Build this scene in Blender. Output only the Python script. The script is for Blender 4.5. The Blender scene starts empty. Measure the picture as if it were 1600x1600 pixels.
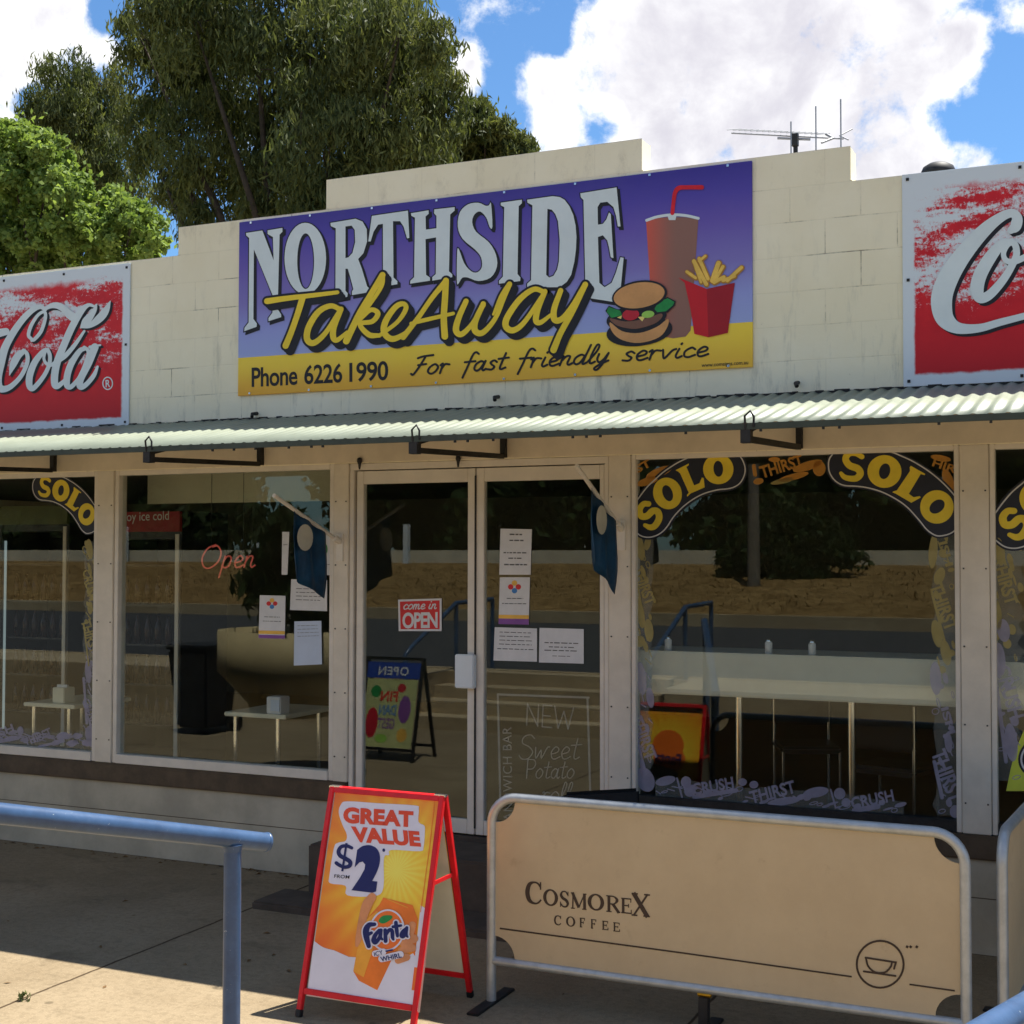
import bpy, bmesh, math, random
import numpy as np
from mathutils import Vector, Matrix
from mathutils.geometry import tessellate_polygon
random.seed(7); rng = np.random.default_rng(11)
S = bpy.context.scene
COL = S.collection
R = math.radians

# ------------------------------------------------------------------ camera
YAW, PITCH, ROLL, FPX = 0.42976, 0.031226, 0.0018486, 2136.95
CAM = np.array([0.0, -7.75, 2.13])
_cy, _sy = math.cos(YAW), math.sin(YAW)
FW = np.array([-_sy*math.cos(PITCH), _cy*math.cos(PITCH), math.sin(PITCH)])
_r = np.array([_cy, _sy, 0.0]); _u = np.cross(_r, FW)
RT = _r*math.cos(ROLL)+_u*math.sin(ROLL); UP = -_r*math.sin(ROLL)+_u*math.cos(ROLL)
cd = bpy.data.cameras.new('camera'); cam = bpy.data.objects.new('camera', cd); COL.objects.link(cam)
cd.sensor_width = 36; cd.lens = 36*FPX/1600; cd.clip_start = 0.05; cd.clip_end = 3000
cam.matrix_world = Matrix(((RT[0], UP[0], -FW[0], CAM[0]), (RT[1], UP[1], -FW[1], CAM[1]), (RT[2], UP[2], -FW[2], CAM[2]), (0, 0, 0, 1)))
S.camera = cam
def ray(x, y): return FW+RT*(x-800)/FPX-UP*(y-800)/FPX
def atY(x, y, Y=0.0):
    d = ray(x, y); return CAM+d*(Y-CAM[1])/d[1]
def atZ(x, y, Z=0.0):
    d = ray(x, y); return CAM+d*(Z-CAM[2])/d[2]
def WX(x, y=900, Y=0.0): return float(atY(x, y, Y)[0])
def WZ(x, y, Y=0.0): return float(atY(x, y, Y)[2])
def mirrored(x, y, Z):            # what the shop glass reflects at this spot, put where it really stands
    p = atZ(x, y, Z); return np.array([p[0], -p[1], p[2]])

# ------------------------------------------------------------------ light
SUN = Vector((0.20, 0.345, 1.0)).normalized()
sd = bpy.data.lights.new('sun', 'SUN'); sd.energy = 5.0; sd.angle = R(0.53); sd.color = (1.0, 0.955, 0.88)
so = bpy.data.objects.new('sun', sd); COL.objects.link(so)
so.rotation_euler = SUN.to_track_quat('Z', 'Y').to_euler()
S.view_settings.view_transform = 'Standard'; S.view_settings.look = 'None'
S.view_settings.exposure = 1.1; S.view_settings.gamma = 1.0; S.view_settings.use_curve_mapping = False

w = bpy.data.worlds.new("World"); S.world = w; w.use_nodes = True
nt = w.node_tree; nt.nodes.clear()
def wn(t, **k):
    n = nt.nodes.new(t)
    for a, b in k.items(): setattr(n, a, b)
    return n
def wmath(op, a, b=None, c=None, clamp=False):
    n = wn('ShaderNodeMath', operation=op, use_clamp=clamp)
    for i, v in enumerate((a, b, c)):
        if v is None: continue
        if isinstance(v, (int, float)): n.inputs[i].default_value = v
        else: nt.links.new(v, n.inputs[i])
    return n.outputs[0]
sky = wn('ShaderNodeTexSky', sky_type='NISHITA', sun_disc=False)
sky.sun_elevation = math.asin(SUN.z); sky.sun_rotation = math.atan2(SUN.x, SUN.y)
sky.altitude = 300; sky.air_density = 1.0; sky.dust_density = 0.6; sky.ozone_density = 2.0
tc = wn('ShaderNodeTexCoord'); DIR = tc.outputs['Generated']
blobs = [(1000,95,105),(1100,45,130),(1230,70,140),(1350,85,130),(1450,95,85),(900,125,62),(850,140,34),(1010,200,90),(1150,200,110),
 (1300,210,105),(1400,262,62),(1460,260,48),(1530,250,30),(865,215,38),(1150,-60,130),(1320,-50,120),(1220,260,120),(1050,270,80),
 (50,40,66),(110,15,44),(15,110,34),(158,88,26),(0,190,34),(40,150,-20),(168,22,-22),(738,95,24),(726,122,22),(1590,25,26),(945,196,-42),(1480,190,-34),(870,60,-30),(1300,-10,30),(1560,110,-44),(1590,160,-40),(-90,60,110),(1510,75,34),(935,60,36)]
fld = None
for x, y, r in blobs:
    sg_ = 1.0 if r > 0 else -1.05; r = abs(r)*1.1
    d = ray(x, y); d = d/np.linalg.norm(d)
    n = wn('ShaderNodeVectorMath', operation='DISTANCE'); nt.links.new(DIR, n.inputs[0]); n.inputs[1].default_value = tuple(d)
    rr = r*1.45/FPX
    t = wmath('MULTIPLY_ADD', n.outputs['Value'], -1/rr, 1.0, clamp=True)
    t = wmath('MULTIPLY', t, 1.5*sg_)
    fld = t if fld is None else wmath('ADD', fld, t)
def wnoise(scale, detail, rough, dist=0.0, stretch=(1, 1, 1)):
    mp = wn('ShaderNodeMapping'); mp.inputs['Scale'].default_value = stretch; nt.links.new(DIR, mp.inputs[0])
    n = wn('ShaderNodeTexNoise'); n.inputs['Scale'].default_value = scale; n.inputs['Detail'].default_value = detail
    n.inputs['Roughness'].default_value = rough; n.inputs['Distortion'].default_value = dist
    nt.links.new(mp.outputs[0], n.inputs['Vector']); return n.outputs['Fac']
n1 = wnoise(16, 10, 0.62, 0.35); n2 = wnoise(11, 8, 0.6, 0.3); n4 = wnoise(55, 8, 0.65)
edge = wmath('ADD', wmath('MULTIPLY_ADD', n1, 4.2, -2.1), wmath('MULTIPLY_ADD', n4, 2.0, -1.0))
dens = wmath('ADD', wmath('MINIMUM', fld, 1.5), edge)
sep = wn('ShaderNodeSeparateXYZ'); nt.links.new(DIR, sep.inputs[0])
sep = wn('ShaderNodeSeparateXYZ'); nt.links.new(DIR, sep.inputs[0])
back = wmath('MULTIPLY_ADD', sep.outputs['Y'], -3.0, 0.3, clamp=True)     # unseen broken cloud added behind the viewer to lift the neutral fill light
n3 = wnoise(2.6, 8, 0.6, 0.3, (1, 1, 1.6))
dens = wmath('ADD', dens, wmath('MULTIPLY', back, wmath('MULTIPLY_ADD', n3, 8.0, -3.95)))
mr = wn('ShaderNodeMapRange', interpolation_type='SMOOTHSTEP'); nt.links.new(dens, mr.inputs[0])
mr.inputs[1].default_value = 0.06; mr.inputs[2].default_value = 1.25
thick = wn('ShaderNodeMapRange', interpolation_type='SMOOTHSTEP')
nt.links.new(wmath('ADD', wmath('MINIMUM', fld, 2.2), wmath('MULTIPLY_ADD', n2, 4.6, -2.3)), thick.inputs[0])
thick.inputs[1].default_value = 1.2; thick.inputs[2].default_value = 2.9
cc = wn('ShaderNodeMix', data_type='RGBA'); nt.links.new(thick.outputs[0], cc.inputs[0])
cc.inputs[6].default_value = (1.02, 1.02, 1.02, 1); cc.inputs[7].default_value = (0.64, 0.625, 0.69, 1)
tint = wn('ShaderNodeMix', data_type='RGBA', blend_type='MULTIPLY'); tint.inputs[0].default_value = 1
nt.links.new(sky.outputs[0], tint.inputs[6]); tint.inputs[7].default_value = (0.60, 0.88, 1.10, 1)
skyb = wn('ShaderNodeBackground'); nt.links.new(tint.outputs[2], skyb.inputs[0]); skyb.inputs[1].default_value = 0.07
clb = wn('ShaderNodeBackground'); nt.links.new(cc.outputs[2], clb.inputs[0]); clb.inputs[1].default_value = 0.56
mxs = wn('ShaderNodeMixShader'); nt.links.new(mr.outputs[0], mxs.inputs[0]); nt.links.new(skyb.outputs[0], mxs.inputs[1]); nt.links.new(clb.outputs[0], mxs.inputs[2])
wo = wn('ShaderNodeOutputWorld'); nt.links.new(mxs.outputs[0], wo.inputs[0])

# ------------------------------------------------------------------ materials
def srgb(r, g, b):
    f = lambda c: (c/255/12.92 if c/255 <= 0.04045 else ((c/255+0.055)/1.055)**2.4)
    return (f(r), f(g), f(b))
class NT:
    def __init__(s, name):
        s.m = bpy.data.materials.new(name); s.m.use_nodes = True; s.t = s.m.node_tree
        s.b = s.t.nodes['Principled BSDF']; s.out = s.t.nodes['Material Output']
        s.co = s.t.nodes.new('ShaderNodeTexCoord').outputs['Object']
    def n(s, t, **k):
        n = s.t.nodes.new(t)
        for a, b in k.items(): setattr(n, a, b)
        return n
    def l(s, a, b): s.t.links.new(a, b)
    def math(s, op, a, b=None, c=None, clamp=False):
        n = s.n('ShaderNodeMath', operation=op, use_clamp=clamp)
        for i, v in enumerate((a, b, c)):
            if v is None: continue
            if isinstance(v, (int, float)): n.inputs[i].default_value = v
            else: s.l(v, n.inputs[i])
        return n.outputs[0]
    def noise(s, scale, detail=6, rough=0.6, stretch=None, dist=0.0):
        v = s.co
        if stretch:
            mp = s.n('ShaderNodeMapping'); mp.inputs['Scale'].default_value = stretch; s.l(v, mp.inputs[0]); v = mp.outputs[0]
        n = s.n('ShaderNodeTexNoise'); n.inputs['Scale'].default_value = scale; n.inputs['Detail'].default_value = detail
        n.inputs['Roughness'].default_value = rough; n.inputs['Distortion'].default_value = dist
        s.l(v, n.inputs['Vector']); return n.outputs['Fac']
    def rng(s, v, a, b, c=0.0, d=1.0, smooth=True):
        n = s.n('ShaderNodeMapRange', interpolation_type='SMOOTHSTEP' if smooth else 'LINEAR'); s.l(v, n.inputs[0])
        for i, q in enumerate((a, b, c, d)): n.inputs[i+1].default_value = q
        return n.outputs[0]
    def mix(s, f, a, b, mode='MIX'):
        n = s.n('ShaderNodeMix', data_type='RGBA', blend_type=mode)
        for i, v in ((0, f), (6, a), (7, b)):
            if isinstance(v, (int, float)): n.inputs[i].default_value = v
            elif isinstance(v, tuple): n.inputs[i].default_value = (*v[:3], 1)
            else: s.l(v, n.inputs[i])
        return n.outputs[2]
    def xyz(s):
        n = s.n('ShaderNodeSeparateXYZ'); s.l(s.co, n.inputs[0]); return n.outputs
    def bump(s, h, strength=0.3, dist=0.01):
        n = s.n('ShaderNodeBump'); n.inputs['Strength'].default_value = strength; n.inputs['Distance'].default_value = dist
        s.l(h, n.inputs['Height']); s.l(n.outputs[0], s.b.inputs['Normal'])
    def color(s, c):
        if isinstance(c, tuple): s.b.inputs['Base Color'].default_value = (*c[:3], 1)
        else: s.l(c, s.b.inputs['Base Color'])
    def set(s, rough=None, metal=None, spec=None):
        if rough is not None:
            if isinstance(rough, (int, float)): s.b.inputs['Roughness'].default_value = rough
            else: s.l(rough, s.b.inputs['Roughness'])
        if metal is not None: s.b.inputs['Metallic'].default_value = metal
        if spec is not None: s.b.inputs['Specular IOR Level'].default_value = spec
        return s
def pm(name, col, rough=0.6, var=0.10, scale=7.0, metal=0.0, spec=0.4, bump=0.0, bscale=60):
    k = NT(name); k.set(rough, metal, spec)
    f = k.noise(scale, 8, 0.65)
    k.color(k.mix(k.rng(f, 0.3, 0.7), tuple(c*(1-var) for c in col), tuple(min(1, c*(1+var)) for c in col)))
    if bump: k.bump(k.noise(bscale, 5), bump, 0.004)
    return k.m
def alpha_mat(name, col, a, rough=0.5):
    k = NT(name); k.color(col); k.set(rough)
    tr = k.n('ShaderNodeBsdfTransparent'); mx = k.n('ShaderNodeMixShader')
    f = k.math('MULTIPLY_ADD', k.noise(14, 4), 0.3, a-0.15, clamp=True)
    k.l(f, mx.inputs[0]); k.l(tr.outputs[0], mx.inputs[1]); k.l(k.b.outputs[0], mx.inputs[2]); k.l(mx.outputs[0], k.out.inputs[0])
    return k.m

def cream_wall():
    k = NT('cream_blockwork'); x, y, z = k.xyz()
    cv = k.n('ShaderNodeCombineXYZ'); k.l(x, cv.inputs[0]); k.l(k.math('ADD', z, -0.04), cv.inputs[1])
    wob = k.math('MULTIPLY_ADD', k.noise(3.0, 3), 0.012, -0.006)
    br = k.n('ShaderNodeTexBrick'); br.inputs['Scale'].default_value = 1; br.inputs['Brick Width'].default_value = 0.4
    br.inputs['Row Height'].default_value = 0.2; br.inputs['Mortar Size'].default_value = 0.004; br.inputs['Mortar Smooth'].default_value = 0.5
    br.inputs['Color1'].default_value = (1, 1, 1, 1); br.inputs['Color2'].default_value = (0.975, 0.975, 0.975, 1); br.inputs['Mortar'].default_value = (1, 1, 1, 1)
    va = k.n('ShaderNodeVectorMath', operation='ADD'); k.l(cv.outputs[0], va.inputs[0]); cw = k.n('ShaderNodeCombineXYZ'); k.l(wob, cw.inputs[1]); k.l(cw.outputs[0], va.inputs[1])
    k.l(va.outputs[0], br.inputs['Vector'])
    base = k.mix(k.rng(k.noise(1.3, 6), 0.3, 0.7), srgb(236, 226, 194), srgb(244, 236, 208))
    base = k.mix(0.35, base, br.outputs['Color'], 'MULTIPLY')
    # fine hairline cracks in the joints and grey grime along the foot of the wall
    crack = k.math('MULTIPLY', br.outputs['Fac'], k.rng(k.noise(2.2, 7, 0.7), 0.50, 0.66))
    base = k.mix(k.math('MULTIPLY', crack, 0.75), base, srgb(92, 82, 66))
    rows = k.math('MULTIPLY', br.outputs['Fac'], 0.07); base = k.mix(rows, base, srgb(120, 108, 88))
    streak = k.math('MULTIPLY', k.rng(k.noise(5, 8, 0.7, (1.6, 1, 0.35)), 0.52, 0.75), k.rng(z, 4.3, 3.0))
    base = k.mix(k.math('MULTIPLY', streak, 0.8), base, srgb(158, 156, 142))
    spots = k.rng(k.noise(18, 6, 0.7), 0.66, 0.74)
    cap = k.math('MULTIPLY', k.rng(k.noise(7, 8, .75, (1, 1, .5)), .5, .72), k.rng(z, 3.9, 4.5)); base = k.mix(k.math('MULTIPLY', cap, 0.30), base, srgb(150, 140, 118))
    base = k.mix(k.math('MULTIPLY', spots, 0.5), base, srgb(120, 108, 88))
    k.color(base); k.set(0.75, spec=0.25)
    h = k.math('ADD', k.math('MULTIPLY', br.outputs['Fac'], -0.6), k.math('MULTIPLY', k.noise(40, 6), 0.5)); k.bump(h, 0.35, 0.006)
    return k.m
def concrete(name, c1, c2, joints=True):
    k = NT(name); x, y, z = k.xyz()
    f = k.noise(0.9, 10, 0.72); g = k.noise(26, 8, 0.7)
    c = k.mix(k.rng(f, 0.32, 0.68), c1, c2)
    c = k.mix(k.math('MULTIPLY', k.rng(g, 0.45, 0.62), 0.30), c, tuple(v*0.55 for v in c1))
    c = k.mix(k.math('MULTIPLY', k.rng(k.noise(4.5, 8, 0.75), 0.55, 0.75), 0.5), c, tuple(v*0.6 for v in c1))
    c = k.mix(k.math('MULTIPLY', k.rng(k.noise(120, 3, 0.6), 0.54, 0.7), 0.5), c, tuple(min(1, v*1.5) for v in c2))
    h = k.math('MULTIPLY', g, 0.4)
    vo = k.n('ShaderNodeTexVoronoi'); vo.inputs['Scale'].default_value = 3.2; k.l(k.co, vo.inputs['Vector'])
    sx_ = k.n('ShaderNodeSeparateColor'); k.l(vo.outputs['Color'], sx_.inputs[0])
    spot = k.math('MULTIPLY', k.rng(vo.outputs['Distance'], 0.05, 0.085, 1, 0), k.math('GREATER_THAN', sx_.outputs[0], 0.62))
    c = k.mix(k.math('MULTIPLY', spot, 0.55), c, tuple(v*0.35 for v in c1))
    st = k.rng(k.noise(1.7, 9, 0.78, (1, 1.6, 1), 0.8), 0.53, 0.70); c = k.mix(k.math('MULTIPLY', st, 0.5), c, tuple(v*0.5 for v in c1))
    if joints:
        wob = k.math('MULTIPLY_ADD', k.noise(6, 6), 0.03, -0.015)
        jx = k.math('ABSOLUTE', k.math('ADD', k.math('PINGPONG', k.math('ADD', k.math('ADD', x, wob), 4.885), 1.5), 0.0))
        jl = k.rng(jx, 0.004, 0.013, 1, 0)
        jy = k.math('PINGPONG', k.math('ADD', k.math('ADD', y, wob), 4.4), 2.2); jl = k.math('MAXIMUM', jl, k.rng(jy, 0.004, 0.012, 1, 0))
        jl = k.math('MULTIPLY', jl, k.rng(k.noise(9, 5), 0.25, 0.5, 0.45, 1.0))
        c = k.mix(jl, c, srgb(70, 56, 40)); h = k.math('SUBTRACT', h, jl)
    k.color(c); k.set(0.9, spec=0.15); k.bump(h, 0.5, 0.006); return k.m
def soil(name, a, b):
    k = NT(name); f = k.noise(2.0, 10, 0.7); c = k.mix(k.rng(f, 0.35, 0.65), a, b)
    c = k.mix(k.rng(k.noise(30, 6), 0.5, 0.6), c, tuple(v*0.6 for v in a)); k.color(c); k.set(1.0, spec=0.1); k.bump(k.noise(20, 6), 0.6, 0.05); return k.m
def leafmat(name, a, b, trans=0.35):
    k = NT(name); at = k.n('ShaderNodeAttribute', attribute_name='tone')
    c = k.mix(at.outputs['Fac'], a, b); k.color(c); k.set(0.6, spec=0.16)
    tl = k.n('ShaderNodeBsdfTranslucent'); k.l(k.mix(1.0, c, (1.0, 1.0, 0.55), 'MULTIPLY'), tl.inputs[0])
    mx = k.n('ShaderNodeMixShader'); mx.inputs[0].default_value = trans
    k.l(k.b.outputs[0], mx.inputs[1]); k.l(tl.outputs[0], mx.inputs[2]); k.l(mx.outputs[0], k.out.inputs[0]); return k.m
def glassmat(name='shop_glass'):
    k = NT(name); lw = k.n('ShaderNodeLayerWeight'); lw.inputs['Blend'].default_value = 0.5
    f = k.math('MULTIPLY_ADD', k.math('POWER', lw.outputs['Facing'], 4.0), 0.5, 0.034, clamp=True)
    gl = k.n('ShaderNodeBsdfGlossy'); gl.inputs['Roughness'].default_value = 0.0; gl.inputs[0].default_value = (0.95, 1, 0.97, 1)
    tr = k.n('ShaderNodeBsdfTransparent'); tr.inputs[0].default_value = (0.93, 0.95, 0.93, 1)
    mx = k.n('ShaderNodeMixShader'); k.l(f, mx.inputs[0]); k.l(tr.outputs[0], mx.inputs[1]); k.l(gl.outputs[0], mx.inputs[2]); k.l(mx.outputs[0], k.out.inputs[0])
    return k.m
def emit(name, col, st):
    k = NT(name); k.color((0.02, 0.02, 0.02)); k.b.inputs['Emission Color'].default_value = (*col, 1); k.b.inputs['Emission Strength'].default_value = st; return k.m

M = {}
M['wall'] = cream_wall()
M['fascia'] = pm('painted_fascia', srgb(216, 202, 178), 0.6, 0.10, 3)
M['frame'] = pm('cream_aluminium', srgb(220, 212, 198), 0.42, 0.06, 6, spec=0.4)
M['pierpanel'] = pm('pier_panel', srgb(216, 206, 188), 0.55, 0.07, 5)
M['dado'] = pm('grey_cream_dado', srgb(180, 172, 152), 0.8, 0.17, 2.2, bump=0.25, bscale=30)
M['sill'] = pm('brown_sill_tiles', srgb(84, 70, 54), 0.6, 0.25, 9, bump=0.3, bscale=25)
M['step'] = pm('dark_step', srgb(78, 68, 58), 0.8, 0.25, 6, bump=0.4, bscale=30)
M['glass'] = glassmat()
M['black'] = pm('black_plastic', (0.012, 0.012, 0.013), 0.5, 0.3, 20)
M['blackpaint'] = pm('black_print', (0.010, 0.010, 0.014), 0.5, 0.2, 9)
M['iron'] = pm('dark_iron', (0.016, 0.015, 0.014), 0.6, 0.4, 20)
M['chrome'] = pm('chrome', (0.7, 0.7, 0.7), 0.22, 0.05, 10, metal=1)
M['white'] = pm('white_paper', (0.66, 0.66, 0.66), 0.7, 0.05, 12)
M['letterwhite'] = pm('pale_lettering', srgb(214, 224, 224), 0.45, 0.05, 4)
M['signboard_white'] = pm('white_sign_sheet', srgb(216, 224, 228), 0.4, 0.05, 3)
M['yellow'] = pm('yellow_lettering', srgb(240, 208, 52), 0.45, 0.06, 4)
M['red'] = pm('red_paint', srgb(214, 28, 36), 0.35, 0.12, 10)
M['concrete'] = concrete('forecourt_concrete', (0.212, 0.160, 0.096), (0.282, 0.220, 0.138))
M['paver'] = concrete('footpath_concrete', srgb(165, 145, 115), srgb(190, 172, 140), False)
M['asphalt'] = pm('asphalt', (0.055, 0.056, 0.06), 0.9, 0.2, 4, bump=0.4)
M['dirt'] = soil('dry_verge', srgb(122, 96, 58), srgb(164, 134, 88))
M['ground'] = soil('dry_ground', srgb(120, 104, 66), srgb(140, 124, 80))
M['bark'] = pm('gum_bark', srgb(66, 57, 47), 0.9, 0.35, 6, bump=0.5, bscale=20)
M['gumleaf'] = leafmat('gum_leaf', (0.024, 0.043, 0.015), (0.185, 0.205, 0.072), 0.40)
M['greenleaf'] = leafmat('bright_leaf', (0.115, 0.195, 0.036), (0.33, 0.43, 0.125), 0.46)
M['darkleaf'] = leafmat('dark_leaf', (0.018, 0.035, 0.012), (0.05, 0.08, 0.022), 0.25)

# ------------------------------------------------------------------ builders
def tag(o, label=None, cat=None, group=None, kind=None):
    if label: o['label'] = label
    if cat: o['category'] = cat
    if group: o['group'] = group
    if kind: o['kind'] = kind
    return o
def thing(name, loc, label, cat, group=None):
    o = bpy.data.objects.new(name, None); COL.objects.link(o); o.location = tuple(float(v) for v in loc); o.empty_display_size = 0.1
    return tag(o, label, cat, group)
def worldloc(o):
    v = Vector((0, 0, 0))
    while o: v = v+o.location; o = o.parent
    return v
class MB:
    def __init__(s): s.v = []; s.f = []; s.sm = []; s.cut = []
    def add(s, vs, fs, smooth=False):
        b = len(s.v); s.cut.append((b, len(s.f))); s.v += [tuple(float(c) for c in p) for p in vs]; s.f += [tuple(b+i for i in f) for f in fs]; s.sm += [smooth]*len(fs); return s
    def box(s, x0, x1, y0, y1, z0, z1):
        return s.add([(x0,y0,z0),(x1,y0,z0),(x1,y1,z0),(x0,y1,z0),(x0,y0,z1),(x1,y0,z1),(x1,y1,z1),(x0,y1,z1)],
                     [(0,3,2,1),(4,5,6,7),(0,1,5,4),(1,2,6,5),(2,3,7,6),(3,0,4,7)])
    def obox(s, c, ax, ay, az):     # oriented box: centre and three half-axis vectors
        c, ax, ay, az = [np.array(q, float) for q in (c, ax, ay, az)]
        P = [c+i*ax+j*ay+k*az for k in (-1, 1) for i, j in ((-1,-1),(1,-1),(1,1),(-1,1))]
        return s.add(P, [(0,3,2,1),(4,5,6,7),(0,1,5,4),(1,2,6,5),(2,3,7,6),(3,0,4,7)])
    def bar(s, a, b, wd, ht, up=(0, 0, 1)):
        a, b, up = [np.array(q, float) for q in (a, b, up)]
        d = b-a; L = np.linalg.norm(d); d /= L; sd_ = np.cross(d, up); sd_ /= np.linalg.norm(sd_); uu = np.cross(sd_, d)
        return s.obox((a+b)/2, d*L/2, sd_*wd/2, uu*ht/2)
    def tube(s, pts, r, n=12, caps=True):
        P = [np.array(p, float) for p in pts]; m = len(P)
        rr = r if hasattr(r, '__len__') else [r]*m
        T = [P[min(i+1, m-1)]-P[max(i-1, 0)] for i in range(m)]; T = [t/(np.linalg.norm(t)+1e-12) for t in T]
        a = np.array([0, 0, 1.0]) if abs(T[0][2]) < 0.9 else np.array([1.0, 0, 0])
        u = np.cross(T[0], a); u /= np.linalg.norm(u); V = []; F = []
        for i in range(m):
            u = u-T[i]*np.dot(u, T[i]); u /= np.linalg.norm(u); v = np.cross(T[i], u)
            for k in range(n):
                t = 2*math.pi*k/n; V.append(P[i]+(u*math.cos(t)+v*math.sin(t))*rr[i])
        for i in range(m-1):
            for k in range(n): F.append((i*n+k, i*n+(k+1) % n, (i+1)*n+(k+1) % n, (i+1)*n+k))
        s.add(V, F, True)
        if caps:
            s.add(V[:n], [tuple(range(n-1, -1, -1))]); s.add(V[-n:], [tuple(range(n))])
        return s
    def lathe(s, c, prof, n=32):
        V = []; F = []
        for r, z in prof:
            for k in range(n):
                t = 2*math.pi*k/n; V.append((c[0]+r*math.cos(t), c[1]+r*math.sin(t), c[2]+z))
        for i in range(len(prof)-1):
            for k in range(n): F.append((i*n+k, i*n+(k+1) % n, (i+1)*n+(k+1) % n, (i+1)*n+k))
        s.add(V, F, True); return s
    def prism(s, pts, y0, y1):      # polygon in (x, z), extruded along y
        n = len(pts); tri = tessellate_polygon([[Vector((p[0], p[1], 0)) for p in pts]])
        s.add([(p[0], y0, p[1]) for p in pts], tri); s.add([(p[0], y1, p[1]) for p in pts], [t[::-1] for t in tri])
        s.add([(p[0], y0, p[1]) for p in pts]+[(p[0], y1, p[1]) for p in pts], [(i, (i+1) % n, n+(i+1) % n, n+i) for i in range(n)]); return s
    def build_each(s, name, mat, parent=None, bevel=0.0):      # every added box or lathe becomes an object of its own
        cuts = s.cut+[(len(s.v), len(s.f))]
        for (v0, f0), (v1, f1) in zip(cuts, cuts[1:]):
            m = MB(); m.add(s.v[v0:v1], [tuple(i-v0 for i in f) for f in s.f[f0:f1]]); m.sm = s.sm[f0:f1]; m.build(name, mat, parent, bevel)
    def build(s, name, mat, parent=None, bevel=0.0, fix=True):
        me = bpy.data.meshes.new(name); off = worldloc(parent) if parent else Vector((0, 0, 0))
        me.from_pydata([(p[0]-off.x, p[1]-off.y, p[2]-off.z) for p in s.v], [], s.f)
        me.polygons.foreach_set('use_smooth', s.sm)
        if fix or bevel:
            bm = bmesh.new(); bm.from_mesh(me); bmesh.ops.recalc_face_normals(bm, faces=bm.faces)
            if bevel:
                es = [e for e in bm.edges if len(e.link_faces) == 2 and e.calc_face_angle(0) > 0.6]
                bmesh.ops.bevel(bm, geom=es, offset=bevel, segments=2, affect='EDGES', clamp_overlap=True)
            bm.to_mesh(me); bm.free()
        me.materials.append(mat); o = bpy.data.objects.new(name, me); COL.objects.link(o)
        if parent: o.parent = parent
        return o
def copy_tree(o, parent=None):
    c = o.copy(); COL.objects.link(c)
    if parent: c.parent = parent
    for ch in list(o.children): copy_tree(ch, c)
    return c

# ---- flat artwork (print and lettering on real boards): points are given in a board's drawing space
def plane_map(p0, n):
    p0 = np.array(p0, float); n = np.array(n, float); n /= np.linalg.norm(n)
    def mp(x, y, off=0.0):
        d = ray(x, y); return CAM+d*np.dot(p0-CAM, n)/np.dot(d, n)+n*off
    return mp
def crop(mp, ox, oy, sc): return lambda x, y, off=0.0: mp(ox+x/sc, oy+y/sc, off)
def spline(pts, closed=False, step=7):
    P = [np.array(p, float) for p in pts]; n = len(P); out = []
    if n < 3: return P
    rngi = range(n if closed else n-1)
    for i in rngi:
        p0 = P[(i-1) % n] if (closed or i > 0) else P[0]*2-P[1]; p1 = P[i]; p2 = P[(i+1) % n]; p3 = P[(i+2) % n] if (closed or i+2 < n) else P[n-1]*2-P[n-2]
        for k in range(step):
            t = k/step
            out.append(0.5*((2*p1)+(-p0+p2)*t+(2*p0-5*p1+4*p2-p3)*t*t+(-p0+3*p1-3*p2+p3)*t**3))
    if not closed: out.append(P[-1])
    return out
def ell(cx, cy, rx, ry, rot=0, n=40):
    c, s_ = math.cos(R(rot)), math.sin(R(rot))
    return [(cx+rx*math.cos(t)*c-ry*math.sin(t)*s_, cy+rx*math.cos(t)*s_+ry*math.sin(t)*c) for t in [2*math.pi*i/n for i in range(n)]]
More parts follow.
